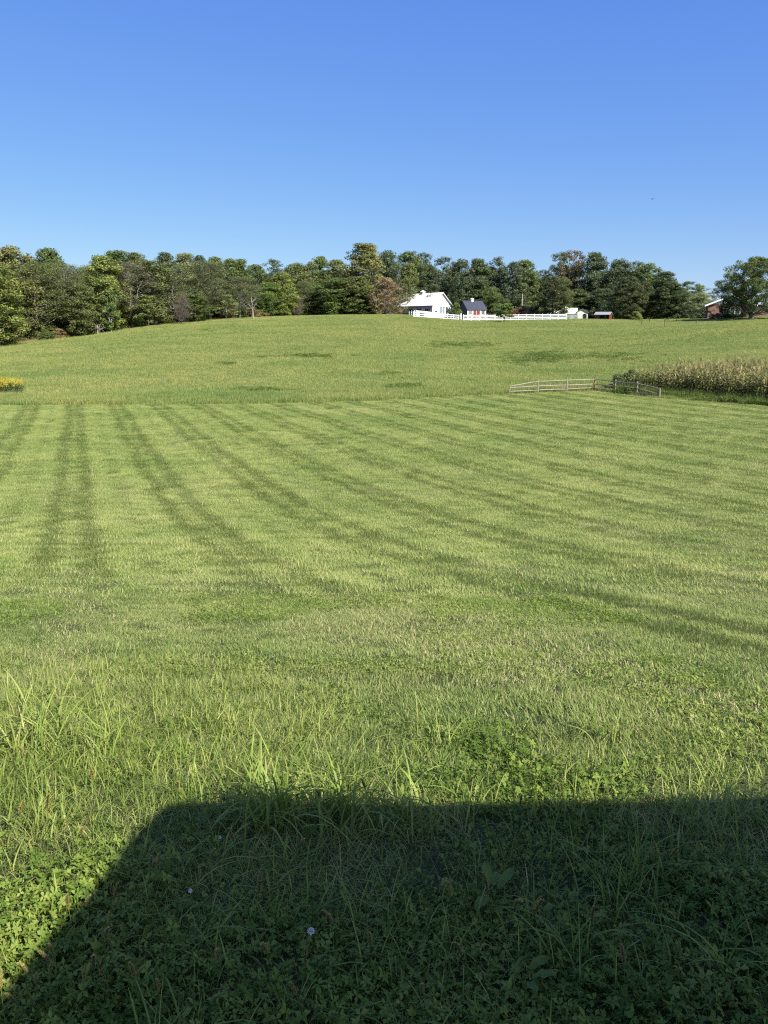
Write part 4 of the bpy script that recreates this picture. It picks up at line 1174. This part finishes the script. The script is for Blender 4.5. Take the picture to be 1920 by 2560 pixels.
def house():
    Y = 166; p = at(1768, Y); base = p.z - 0.1
    rt = empty('brick_house', (p.x, p.y, base), R(-20)); tag(rt, 'red brick house with a white gable half hidden by the maple', 'house')
    W = 8.6; hw = top_z(761, Y) - base; hr = 1.75; D = 12.0
    b = MB(); b.box((0, 0, 0), (W, D, hw)); b.build('wall', M['brick'], rt)
    MB().prism([(-0.02, hw + 0.004), (W + 0.02, hw + 0.004), (W / 2, hw + hr)], 'y', 0.0, D).build('gable', M['white'], rt)
    r = MB(); s = hr / (W / 2)
    for x0 in (-0.7, W + 0.7):
        z0 = hw - 0.7 * s
        r.prism([(x0, z0 + 0.03), (W/2, hw + hr + 0.03), (W/2, hw + hr + 0.15), (x0, z0 + 0.15)], 'y', -0.45, D + 0.4)
    r.build('roof', M['grey_roof'], rt)
    f = MB()
    for x0 in (-0.7, W + 0.7):
        z0 = hw - 0.7 * s
        f.prism([(x0, z0 - 0.18), (W/2, hw + hr - 0.18), (W/2, hw + hr + 0.14), (x0, z0 + 0.14)], 'y', -0.50, -0.453)
    f.build('fascia', M['white'], rt)
    MB().box((-0.66, -0.44, hw - 0.30), (0.0, D, hw - 0.26)).build('soffit', M['white'], rt)
    for (x0, x1) in ((2.9, 3.9), (4.2, 6.2)):
        w = MB().box((x0, -0.06, 0.95), (x1, -0.004, 2.15)).build('window', M['white'], rt)
        pn = MB(); n = 2 if x1 - x0 > 1.5 else 1
        for k in range(n):
            a = x0 + 0.08 + k * (x1 - x0) / n; c = x0 + (k + 1) * (x1 - x0) / n - 0.08
            pn.box((a, -0.075, 1.03), (c, -0.061, 1.55)); pn.box((a, -0.075, 1.60), (c, -0.061, 2.07))
        pn.build('pane', M['glass'], w)
    for x in (2.35, 6.4): MB().box((x, -0.05, 0.93), (x + 0.42, -0.005, 2.18)).build('shutter', M['dark'], rt)
    # long wing running right behind the maple
    wg = MB().box((W + 0.004, 1.0, 0), (W + 22, 9.0, hw - 0.05)).build('wing', M['brick'], rt)
    q = MB()
    for y0, z in ((0.4, 0), (9.6, 0)):
        q.prism([(y0, hw - 0.15), (5.0, hw + 1.7), (5.0, hw + 1.82), (y0, hw - 0.03)], 'x', W + 0.75, W + 22.4)
    q.build('wing_roof', M['grey_roof'], wg)
    for x in (W + 2.5, W + 7.0, W + 12, W + 16):
        w = MB().box((x, 0.94, 0.9), (x + 1.0, 0.996, 2.1)).build('window', M['white'], wg)
        MB().box((x + 0.08, 0.92, 0.98), (x + 0.92, 0.938, 2.02)).build('pane', M['glass'], w)
    MB().box((W + 5.2, 0.90, 0), (W + 5.35, 0.996, hw - 0.2)).build('downpipe', M['white'], wg)
    # chimney
house()

# clipped hedge
def hedge():
    a = at(1799, 160); b_ = at(1866, 160); Lh = (b_ - a).length
    t = empty('hedge', a, math.atan2(b_.y - a.y, b_.x - a.x)); tag(t, 'clipped dark hedge in front of the brick house', 'hedge')
    g = np.random.default_rng(4)
    xs = np.linspace(0.4, Lh - 0.4, 17); C = np.array([(x, y, z) for x in xs for y in (-0.35, 0.35) for z in (0.3, 0.62)])
    V, Q, vr, vq = leaves_np(g, C, np.full(len(C), 0.36), 110, 0.065, 1.0, 0.6)
    V[:, 2] = np.minimum(V[:, 2], 1.0 + 0.03 * np.sin(V[:, 0] * 3))
    c = meshobj('foliage', np_mesh('foliage', V, Q, attrs={'vr': vr, 'vq': vq}), M['leaf'], t); c.color = (0.045, 0.07, 0.02, 1)
    paths = [(np.array([(x, 0, 0), (x + 0.1, 0, 0.5)]), np.array([0.03, 0.02])) for x in xs]
    o = meshobj('stems', np_mesh('stems', *tubes_np(paths, 5)), M['bark'], t); o.color = (0.05, 0.04, 0.03, 1)
hedge()

# utility pole
p = at(1303, 204); t = empty('utility_pole', p); tag(t, 'pale wooden pole standing above the reddish bushes', 'pole')
hp = top_z(735, 204) - p.z
MB().tube([(0, 0, -0.3), (0.02, 0, hp / 2), (0.05, 0, hp)], [0.16, 0.14, 0.11], 8).build('pole', M['pole'], t)

# ------------------------------------------------------------------ fences
def board_fence(pts, name, label, hgt=1.3, boards=4, mat='fence_white', postw=0.13, bw=0.13, cap=True, group=None):
    root = empty(name, pts[0]); tag(root, label, 'fence', group)
    o = Vector(pts[0])
    L = [Vector(p) - o for p in pts]
    for p in L:
        m = MB().box((p.x - postw/2, p.y - postw/2, p.z - 0.15), (p.x + postw/2, p.y + postw/2, p.z + hgt + 0.08))
        if cap:
            z = p.z + hgt + 0.082; w = postw/2 + 0.025
            m.add([(p.x-w,p.y-w,z),(p.x+w,p.y-w,z),(p.x+w,p.y+w,z),(p.x-w,p.y+w,z),(p.x,p.y,z+0.07)], [(0,3,2,1),(0,1,4),(1,2,4),(2,3,4),(3,0,4)])
        m.build('post', M[mat], root)
    for a, b in zip(L[:-1], L[1:]):
        d = (b - a); dn = Vector((d.x, d.y, 0)).normalized(); off = Vector((dn.y, -dn.x, 0)) * 0.02
        a2 = a + dn * (postw/2 + 0.002); b2 = b - dn * (postw/2 + 0.002)
        m = MB()
        for k in range(boards):
            z = 0.18 + k * (hgt - 0.28) / (boards - 1)
            vs = []
            for q in (a2, b2):
                for s in (-1, 1):
                    for zz in (0, bw): vs.append(q + off * s + Vector((0, 0, z + zz)))
            m.add(vs, [(0,1,3,2),(4,6,7,5),(0,4,5,1),(2,3,7,6),(1,5,7,3),(0,2,6,4)])
        m.build('rails', M[mat], root)
    return root

def line_px(px0, r0, px1, r1, n):
    out = []
    for k in range(n + 1):
        t = k / n; q = ground_at(px0 + (px1 - px0) * t, r0 + (r1 - r0) * t)
        out.append(q)
    return out
def line_w(a, b, n):
    out = []
    for k in range(n + 1):
        x = a.x + (b.x - a.x) * k / n; y = a.y + (b.y - a.y) * k / n; out.append(Vector((x, y, float(height(x, y)))))
    return out

board_fence(line_w(ground_at(1158, 802), ground_at(1415, 799.5), 13), 'board_fence', 'long white board fence along the hill between shed and stable', 1.22)
board_fence(line_w(at(1418, 186), at(1456, 190), 3), 'board_fence', 'short grey shaded fence continuing right of the long white one', 0.85, 3, 'grey_band', cap=False)
board_fence(line_w(ground_at(1034, 793), ground_at(1147, 800.5), 8), 'board_fence', 'white three board paddock fence in front of the barn', 1.12, 3)
board_fence(line_w(at(1023, 198), at(1036, 188), 2), 'board_fence', 'short white fence stub at the barn end of the paddock', 1.2, 3)
board_fence(line_w(at(1040, 190), at(1128, 199), 8), 'board_fence', 'far white fence line of the paddock, below the barn gable', 1.25, 4, bw=0.2)
board_fence(line_w(at(1150, 196), at(1153, 184), 3), 'board_fence', 'end on white fence beside the young green tree', 1.3, 4)
for k, q in enumerate((1052, 1058)):
    p = at(q, 186); t = empty('feed_bin', p, 0.2); tag(t, ('left' if k == 0 else 'right') + ' one of the two dark bins behind the paddock fence', 'bin')
    MB().prism([(-0.24, 0), (0.24, 0), (0.30, 0.85), (-0.30, 0.85)], 'y', -0.25, 0.25).build('bin', M['galv'], t)
    MB().box((-0.33, -0.29, 0.853), (0.33, 0.29, 0.90)).build('lid', M['galv'], t)

# split rail fence at the corner of the lawn
def split_rail():
    PX = [1273.6, 1344.6, 1416.3, 1486, 1537, 1591, 1648]
    RB = [984.5, 982, 979, 976, 982, 988, 995]
    HT = [0.72, 1.22, 1.20, 1.22, 1.20, 1.18, 0.82]
    base = [ground_at(a, b) for a, b in zip(PX, RB)]
    o = base[3]
    root = empty('split_rail_fence', o); tag(root, 'weathered split rail fence forming a corner at the cornfield', 'fence')
    g = random.Random(3)
    for i, (p, h) in enumerate(zip(base, HT)):
        q = p - o
        m = MB().tube([(q.x, q.y, q.z - 0.2), (q.x + g.uniform(-.01, .01), q.y, q.z + h * 0.5), (q.x + g.uniform(-.02, .02), q.y, q.z + h)], [0.075, 0.072, 0.066], 6, 0.12)
        m.build('post', M['post_brown'] if i == 3 else M['rail'], root)
    hs = [(0.22, 0.60, 1.02)] * 7
    for i in range(6):
        a = base[i] - o; b = base[i + 1] - o
        for k in range(3):
            ha = hs[i][k]; hb = hs[i + 1][k]
            if i == 0: ha = (0.20, 0.52, 0.66)[k]
            if i == 5: hb = (0.22, 0.30, 0.76)[k]
            if i == 5 and k == 1: ha = 0.60
            d = (b - a); t = [-0.02, 0.12, 0.5, 0.88, 1.02]
            sag = g.uniform(-0.03, 0.02)
            pts = []
            for tt in t:
                q = a + d * tt; z = ha + (hb - ha) * tt + sag * math.sin(tt * math.pi) + g.uniform(-0.012, 0.012)
                pts.append((q.x + g.uniform(-.01, .01), q.y + g.uniform(-.01, .01), q.z + z))
            MB().tube(pts, [0.028, 0.052, 0.058, 0.052, 0.028], 5, 0.15).build('rail', M['rail'], root)
split_rail()

# ------------------------------------------------------------------ corn
def corn_mesh(seed):
    g = np.random.default_rng(seed)
    H = g.uniform(2.1, 2.5)
    V = []; Q = []; T = []; vr = []; vd = []; b = 0
    th = np.arange(4) * math.pi / 2
    for k in range(5):
        z = H * k / 4; r = 0.016 * (1 - 0.5 * k / 4)
        V += [np.array([r * math.cos(t), r * math.sin(t), z]) for t in th]
    for k in range(4):
        for j in range(4): Q.append((k*4+j, k*4+(j+1)%4, (k+1)*4+(j+1)%4, (k+1)*4+j))
    vr += [0.5] * 20; vd += [0.35] * 20; b = 20
    nl = 12
    for i in range(nl):
        z0 = H * (0.12 + 0.80 * i / nl); a = (i % 2) * math.pi + g.normal(0, 0.5); ln = g.uniform(0.55, 0.85) * (1 - 0.3 * abs(i / nl - 0.5)); rv = g.random()
        dead = 1.0 if (g.random() < 0.20 or i < 3) else g.uniform(0, 0.35)
        d = np.array([math.cos(a), math.sin(a), 0]); s = np.array([-math.sin(a), math.cos(a), 0])
        droop = g.uniform(0.5, 1.3) if dead < 0.9 else g.uniform(1.1, 1.9)
        n = 5
        for k in range(n + 1):
            t = k / n; w = 0.055 * math.sin(math.pi * min(1, 0.18 + 0.8 * t)) * (1 - 0.2 * dead)
            c = np.array([0, 0, z0]) + d * ln * t * (1 - 0.25 * t * droop) + np.array([0, 0, ln * (0.75 * t - droop * t * t)])
            tw = s * math.cos(t * 1.2 * (rv - .5)) + np.array([0, 0, math.sin(t * 2.0 * (rv - 0.5))])
            V += [c - tw * w, c + tw * w]
        for k in range(n): Q.append((b+2*k, b+2*k+1, b+2*k+3, b+2*k+2))
        vr += [rv] * (2 * n + 2); vd += [dead] * (2 * n + 2); b += 2 * n + 2
    # ear of corn and tassel
    for k in range(7):
        a = g.random() * 6.28; e = np.array([math.cos(a) * 0.1, math.sin(a) * 0.1, H + g.uniform(0.14, 0.3)]); s = np.array([0.010, 0.010, 0])
        V += [np.array([0, 0, H * 0.97]) - s, np.array([0, 0, H * 0.97]) + s, e]; T.append((b, b+1, b+2)); vr += [0.8]*3; vd += [1.0]*3; b += 3
    a = g.random() * 6.28; zc = H * 0.5; c0 = np.array([math.cos(a) * 0.04, math.sin(a) * 0.04, zc])
    for k in range(4):
        r = (0.01, 0.032, 0.03, 0.006)[k]; c = c0 + np.array([math.cos(a) * 0.02 * k, math.sin(a) * 0.02 * k, 0.075 * k])
        V += [c + np.array([r * math.cos(t), r * math.sin(t), 0]) for t in th]
    for k in range(3):
        for j in range(4): Q.append((b+k*4+j, b+k*4+(j+1)%4, b+(k+1)*4+(j+1)%4, b+(k+1)*4+j))
    vr += [0.7] * 16; vd += [0.9] * 16
    me = np_mesh('corn_plant', np.array(V), np.array(Q), np.array(T), {'vr': vr, 'vh': np.zeros(len(vr)), 'vd': vd})
    me.materials.append(M['corn']); return me
M['corn'] = grass_material('corn_leaves', (0.060, 0.105, 0.020), (0.110, 0.150, 0.032), (0.20, 0.21, 0.06), (0.33, 0.275, 0.13), 0.4, trans=0.3, ns=(0.5, 0.5, 0.5))
def build_corn():
    g = np.random.default_rng(9)
    protos = [corn_mesh(400 + i) for i in range(6)]
    A = ground_at(1612, 985); B = ground_at(1925, 1013); d = (B - A); d.z = 0; dl = d.length; d.normalize(); nrm = Vector((-d.y, d.x, 0))
    if nrm.y < 0: nrm = -nrm
    P = []
    for row in range(15):
        s = -3.2 + 0.1 * row
        while s < dl + 14:
            q = A + d * (s + g.normal(0, 0.03)) + nrm * (0.35 + row * 0.76 + g.normal(0, 0.04))
            # the left end is ragged: the outer plants stop further right
            if s > -2.6 + g.normal(0, 0.5) : P.append((q.x, q.y, float(height(q.x, q.y))))
            s += g.uniform(0.17, 0.27)
    P = np.array(P); n = len(P); sc = g.uniform(0.86, 1.14, n) * (0.92 + 0.20 * vnoise(P[:, 0], P[:, 1], 0.5, 4))
    sc = sc * np.interp(960 + P[:, 0] / P[:, 1] * 1975, [1560, 1620, 1700, 1850, 1920], [0.72, 0.84, 0.92, 1.02, 1.08])
    eul = np.stack([g.normal(0, 0.05, n), g.normal(0, 0.05, n), g.random(n) * 6.283], -1)
    instancer('corn_crop', protos, P, eul, np.stack([sc, sc, sc], -1), g.integers(0, 6, n), 'ripening corn crop, green and straw coloured, at the right edge', 'corn')
    # weeds along its foot
    pr = [gmesh('edge_weed', [blades(420 + s, 60, 0.35, 0.62, 0.013, 0.5, 0.3, None, 2, dead=0.2), leaflets(425 + s, 26, 0.35, 0.35, 5, 0.08, 0.04, 0.9)], M['fieldweed']) for s in range(3)]
    pr.append(gmesh('edge_straw', blades(430, 60, 0.4, 0.22, 0.012, 1.0, 0.4, None, 2, dead=0.9), M['drygrass']))
    P = []; I = []; S = []
    for k in range(900):
        s = g.uniform(-2.5, dl + 6); off = g.normal(0.0, 0.45)
        q = A + d * s + nrm * (off - 0.05); P.append((q.x, q.y, float(height(q.x, q.y)))); st = g.random() < 0.16 and off < 0.1
        I.append(3 if st else g.integers(0, 3)); S.append(g.uniform(0.5, 1.25) * (1.25 if s < 1.0 else 1.0))
    n = len(P); S = np.array(S)
    instancer('field_edge_weeds', pr, np.array(P), np.stack([np.zeros(n), np.zeros(n), g.random(n) * 6.283], -1), np.stack([S, S, S], -1), np.array(I),
              'green weeds and straw along the foot of the corn', 'weeds')
build_corn()
for (px, row, H, w, colr, lab) in ((1548, 985, 1.5, 60, 'dark', 'dark leafy weed thicket behind the right rails of the split fence'), (1580, 986, 2.0, 56, 'mid', 'green shrub at the left end of the corn'),
                                (1612, 988, 1.7, 44, 'olive', 'olive shrub between the end fence post and the corn')):
    p = ground_at(px, row); p.x *= 1 + 3.6 / p.y; p.y += 3.6; p.z = float(height(p.x, p.y))
    r_ = 1280 + FPX * math.tan(math.atan2(-(p.z + H), p.y) - PITCH)
    tree(px, r_, w, p.y, 'bush', colr, lab, 'grey', None, name='shrub', cat='shrub', base=p)

# ------------------------------------------------------------------ goldenrod at the left edge
def goldenrod():
    p = ground_at(8, 986); t = empty('goldenrod_clump', p); tag(t, 'yellow flowering goldenrod clump at the left edge of the meadow', 'flower clump')
    g = np.random.default_rng(2)
    n = 170; paths = []; C = []
    for i in range(n):
        r = 1.45 * math.sqrt(g.random()); a = g.random() * 6.28; x, y = r * math.cos(a) * 1.1, r * math.sin(a) * 0.8; h = (1.38 - 0.22 * r) * g.uniform(0.72, 1.12)
        e = (x * 1.12 + g.normal(0, .04), y * 1.12, h); paths.append((np.array([(x, y, 0), ((x + e[0]) / 2, y, h * 0.5), e]), np.array([0.008, 0.006, 0.004])))
        C.append(e)
    o = meshobj('stems', np_mesh('stems', *tubes_np(paths, 4)), M['bark'], t); o.color = (0.10, 0.11, 0.04, 1)
    C = np.array(C)
    V, Q, vr, vq = leaves_np(g, C - [0, 0, 0.45], np.full(n, 0.22), 26, 0.05, 1.4, 0.1)
    c = meshobj('leaves', np_mesh('leaves', V, Q, attrs={'vr': vr, 'vq': vq}), M['leaf'], t); c.color = (0.07, 0.11, 0.03, 1)
    V, Q, vr, vq = leaves_np(g, C, np.full(n, 0.13), 34, 0.028, 1.7, 0.1)
    c = meshobj('flowers', np_mesh('flowers', V, Q, attrs={'vr': vr, 'vq': vq}), M['leaf'], t); c.color = (0.56, 0.46, 0.04, 1)
    L = np.array([(p.x + g.normal(0, 1.6), p.y - 1.0 + g.normal(0, 0.45)) for _ in range(60)]); zz = height(L[:, 0], L[:, 1]); s = g.uniform(0.5, 0.9, 60)
    pr = [gmesh('fringe', blades(440, 60, 0.35, 0.5, 0.012, 0.5, 0.3, None, 2, dead=0.5), M['drygrass'])]
    instancer('pale_grass_fringe', pr, np.column_stack([L, zz]), np.column_stack([np.zeros((60, 2)), g.random(60) * 6.28]), np.stack([s, s, s], -1), np.zeros(60, int),
              'pale dry grass at the foot of the goldenrod', 'tall grass')
goldenrod()

# ------------------------------------------------------------------ single plants in the foreground
def tussock(px, row, n, h, w, rad, label, seed, lean=0.55):
    p = ground_at(px, row)
    V, Q, T, vr, vh, vd = blades(seed, n, rad, h, w, lean, 0.3, None, 7, 0.95, dead=0.0, hvar=0.35)
    me = gmesh('grass_tussock', (V, Q, T, vr, vh, vd), M['near'])
    o = meshobj('grass_tussock', me, None, None, p); tag(o, label, 'grass tussock')
tussock(690, 2055, 85, 0.27, 0.0100, 0.12, 'tall dark grass tussock standing on the left part of the shadow edge', 501)
tussock(860, 2050, 75, 0.28, 0.0095, 0.13, 'tall grass tussock on the shadow edge, right of the widest one', 502)
tussock(1010, 2050, 24, 0.26, 0.0100, 0.10, 'small tussock of broad arching blades near the middle of the shadow edge', 503, 0.7)
tussock(70, 1880, 90, 0.33, 0.0080, 0.20, 'sunlit tall grass tussock at the left edge', 504)
tussock(220, 1900, 70, 0.26, 0.0070, 0.20, 'sunlit grass tussock just right of the one at the left edge', 505)
tussock(1510, 1850, 36, 0.24, 0.0065, 0.16, 'sparse sunlit grass tussock right of centre above the shadow', 506)
tussock(1080, 1870, 60, 0.22, 0.0060, 0.18, 'bluish wispy grass tussock above the middle of the shadow', 507)
tussock(1850, 2470, 16, 0.26, 0.0060, 0.08, 'few pale long blades in the bottom right corner', 508, 0.8)
tussock(1830, 2060, 40, 0.22, 0.0060, 0.14, 'grass tussock crossing the shadow edge at the right', 509)

def weed_leaf_mat():
    m = NT('broad_weed_leaf'); oc = m.objc()
    n = m.noise(9, 5, 0.6, oc)
    return m.finish(m.ramp(n, [(0.3, (0.085, 0.135, 0.025)), (0.7, (0.14, 0.20, 0.045))]), 0.6, trans=0.2, bump=n, bstr=0.3, bdist=0.003, spec=0.15)
M['broad'] = weed_leaf_mat()
def broad_leaf_weed(px, row, n, L, Wd, label, seed, tiltz=0.6, lift=0.07):
    p = ground_at(px, row); t = empty('broadleaf_weed', p); tag(t, label, 'weed')
    g = np.random.default_rng(seed)
    for i in range(n):
        a = g.random() * 6.28 if n > 1 else -1.2; d = np.array([math.cos(a), math.sin(a), 0]); s = np.array([-math.sin(a), math.cos(a), 0])
        V = []; Q = []; nu, nv = 7, 5; k = g.uniform(0.8, 1.2)
        up = tiltz * g.uniform(0.4, 1.2)
        base = np.array([0, 0, lift]) + d * 0.03
        for u in range(nu):
            tt = u / (nu - 1); w = Wd * k * (math.sin(math.pi * (0.06 + 0.92 * tt)) ** 0.7) * 0.5
            for v in range(nv):
                q = v / (nv - 1) * 2 - 1
                zc = up * tt * L * k - 0.5 * L * tt * tt * (1 - up) + 0.35 * w * abs(q) + 0.004 * math.sin(tt * 14 + q * 3)
                V.append(base + d * L * k * tt * math.cos(up * 0.7) + s * w * q + np.array([0, 0, zc]))
        for u in range(nu - 1):
            for v in range(nv - 1): Q.append((u*nv+v, u*nv+v+1, (u+1)*nv+v+1, (u+1)*nv+v))
        lf = meshobj('leaf', np_mesh('leaf', np.array(V), np.array(Q), smooth=True), M['broad'], t)
    m = MB()
    m.tube([(0, 0, -0.02), (0, 0.0, lift * 0.6), (0.01, 0, lift)], [0.003, 0.0025, 0.002], 5); m.build('stem', M['broad'], t)
broad_leaf_weed(765, 2140, 1, 0.075, 0.062, 'single pale round leaf standing in the shade below the tussocks', 1, 0.9, 0.10)
broad_leaf_weed(1225, 2270, 4, 0.075, 0.034, 'broad leaved dock weed in the middle of the shade', 2, 0.7, 0.06)
broad_leaf_weed(1400, 2310, 2, 0.05, 0.028, 'pair of smooth oval leaves right of the dock weed', 3, 0.3, 0.08)
broad_leaf_weed(1300, 2480, 3, 0.07, 0.028, 'long pointed weed leaves near the bottom of the shade', 4, 0.5, 0.06)
broad_leaf_weed(745, 1930, 3, 0.055, 0.035, 'sunlit pale rosette weed above the shadow edge', 5, 0.2, 0.03)
broad_leaf_weed(1540, 1960, 5, 0.05, 0.035, 'sunlit round leaved weed just above the shadow at the right', 6, 0.2, 0.04)
broad_leaf_weed(1780, 1770, 4, 0.05, 0.03, 'pale leaved weed in the sunlit grass at the right', 7, 0.2, 0.03)

M['petal'] = simple_mat('white_clover_petals', (0.62, 0.62, 0.54), 0.6, 0.08, spec=0.1)
def clover_flower(px, row, s, label):
    p = ground_at(px, row); t = empty('clover_flower', p); tag(t, label, 'flower')
    MB().tube([(0, 0, 0), (0.004, 0, 0.05), (0.0, 0, 0.085)], 0.0014, 5).build('stem', M['broad'], t)
    m = MB(); g = random.Random(int(px))
    for k in range(34):
        a = k * 2.4; el = -0.5 + 2.0 * (k / 34); r = 0.011 * s
        d = Vector((math.cos(a) * math.cos(el), math.sin(a) * math.cos(el), math.sin(el))); c = Vector((0, 0, 0.09))
        side = d.cross(Vector((0.1, 0.2, 1))).normalized() * 0.0028 * s
        m.add([c + d * r * 0.2 - side * 0.4, c + d * r * 0.2 + side * 0.4, c + d * r * 0.8 + side, c + d * r * 1.15, c + d * r * 0.8 - side], [(0, 1, 2, 3, 4)])
    m.build('petals', M['petal'], t)
clover_flower(779, 2395, 0.95, 'white clover flower in the shade at the bottom centre')
clover_flower(480, 2290, 0.6, 'tiny white flower in the shade by the slanting shadow edge')
clover_flower(553, 2150, 0.5, 'faint white flower under the left end of the tussocks')

def foxtail_proto():
    m = NT('foxtail_bristles'); a = m.attr('vr')
    mat = m.finish(m.ramp(a, [(0.0, (0.25, 0.21, 0.06)), (1.0, (0.48, 0.40, 0.14))]), 0.7, trans=0.35)
    out = []
    for s in range(3):
        g = np.random.default_rng(600 + s); V = []; T = []; vr = []; b = 0
        Hs = 0.20; bend = g.uniform(0.004, 0.022)
        axis = lambda t: np.array([bend * t * t * 1.5, 0, Hs + 0.055 * t])
        for k in range(330):
            t = g.random(); c = axis(t); a_ = g.random() * 6.28; ln = 0.010 * math.sin(math.pi * (0.12 + 0.8 * t)) ** 0.5 * g.uniform(0.7, 1.3)
            d = np.array([math.cos(a_), math.sin(a_), 0.8]); d /= np.linalg.norm(d); sd = np.cross(d, [0, 0, 1.0]); sd /= np.linalg.norm(sd)
            V += [c - sd * 0.0018, c + sd * 0.0018, c + d * ln]; T.append((b, b+1, b+2)); vr += [g.random()] * 3; b += 3
        head = np_mesh('seed_head', np.array(V), None, np.array(T), {'vr': vr}); head.materials.append(mat)
        st = np_mesh('stem', *tubes_np([(np.array([(-0.02, 0, 0), (-0.008, 0, Hs * 0.5), (0, 0, Hs), (bend * 1.2, 0, Hs + 0.055)]), np.array([0.0012, 0.0011, 0.0009, 0.0014]))], 4))
        st.materials.append(M['broad']); out.append((head, st))
    return out
def foxtails():
    pr = foxtail_proto(); g = random.Random(8)
    S = [(150, 2420), (165, 2440), (95, 2450), (140, 2460), (80, 2490), (75, 2520), (205, 2330), (190, 2240), (275, 2400), (300, 2380), (215, 2450), (245, 2500), (240, 2480), (310, 2470),
         (350, 2490), (380, 2500), (320, 2450), (20, 2555), (260, 2350), (250, 2290), (290, 2250), (360, 2210), (420, 2180), (530, 2160), (600, 2150), (650, 2140), (735, 2110), (590, 2440), (620, 2300),
         (740, 2480), (700, 2420), (830, 2360), (905, 2400), (770, 2520), (1260, 2280), (1230, 2310), (1300, 2350), (1310, 2330), (1640, 2230), (1625, 2170), (1700, 2330), (1480, 2370), (1120, 2260),
         (1040, 2510), (1180, 2440), (130, 2080), (75, 2060), (245, 1990), (215, 2090), (10, 2140), (100, 1900), (450, 1975), (540, 1990), (870, 1990), (930, 2010), (780, 2010), (1290, 2010), (1410, 1990), (610, 2060), (1560, 2480)]
    for i, (px, row) in enumerate(S):
        p = ground_at(px, min(row + 80, 2700)); hd, st = pr[i % 3]
        t = empty('foxtail', p, g.uniform(0, 6.28)); t.rotation_euler = (g.uniform(-0.25, 0.25), g.uniform(-0.25, 0.25), g.uniform(0, 6.28)); k = g.uniform(0.65, 1.05); t.scale = (k, k, k * g.uniform(0.85, 1.05))
        sh = px > 960 - 0 or row > 2050 + max(0, (430 - px)) * 1.3
        if sh: tag(t, 'tawny foxtail seed head on a thin stem in the shaded grass', 'foxtail', 'foxtails in the shaded grass')
        else: tag(t, 'tawny foxtail seed head on a thin stem in the sunlit grass', 'foxtail', 'foxtails in the sunlit grass')
        meshobj('seed_head', hd, None, t); meshobj('stem', st, None, t)
foxtails()

# ------------------------------------------------------------------ unseen slab added behind and right of the camera to shade the foreground
def shade_caster():
    zc = 0.85
    pts = []
    for (px, row) in ((22, 2585), (112, 2468), (235, 2318), (340, 2178), (392, 2112), (424, 2074), (456, 2052), (505, 2044), (580, 2042), (900, 2046), (1400, 2050), (1700, 2040), (1920, 2028)):
        q = ground_at(px, row); t = (zc - q.z) / SUNV.z; w = q + SUNV * t; pts.append((w.x, w.y))
    (x0, y0), (xe, ye) = pts[0], pts[-1]
    dx, dy = pts[0][0] - pts[1][0], pts[0][1] - pts[1][1]; k = 3.5 / math.hypot(dx, dy)
    poly = [(x0 + dx * k, y0 + dy * k)] + pts + [(xe + 1.6, ye + 0.05), (xe + 2.2, ye - 0.5), (xe + 2.2, y0 + dy * k)]
    rt = empty('shade_caster_slab', (0, 0, 0)); tag(rt, 'unseen round cornered slab on posts, added behind the camera to shade the foreground', 'shade_caster')
    MB().prism(poly, 'z', zc, zc + 0.12).build('roof', M['shade_caster'], rt)  # added slab, its outline traced back from the shadow it casts
    for (x, y) in ((pts[5][0] + 0.35, pts[5][1] - 0.35), (xe + 1.9, ye - 0.5), (poly[0][0] + 0.3, poly[0][1] + 0.3), (xe + 1.9, poly[0][1] + 0.3)):
        MB().box((x - 0.05, y - 0.05, float(height(x, y)) - 0.1), (x + 0.05, y + 0.05, zc - 0.002)).build('post', M['shade_caster'], rt)
shade_caster()

# ------------------------------------------------------------------ a far bird
d = Vector(((1631 - 960) / FPX, CP + (1280 - 498) / FPX * SP, -SP + (1280 - 498) / FPX * CP)) * 90
bd = MB()
bd.tube([(-0.14, 0, 0), (-0.06, 0, 0.02), (0.05, 0, 0.02), (0.12, 0, 0.0)], [0.01, 0.045, 0.04, 0.012], 6)
for s in (-1, 1):
    bd.add([(0.05, s * 0.02, 0.03), (-0.05, s * 0.02, 0.03), (-0.06, s * 0.16, 0.09), (0.0, s * 0.30, 0.05), (0.05, s * 0.15, 0.09)], [(0, 1, 2, 4), (4, 2, 3)])
b_ = bd.build('bird', M['dark']); b_.location = d; b_.rotation_euler = (0, 0, 0.6)
tag(b_, 'tiny dark bird flying in the clear sky above the farmyard', 'bird')
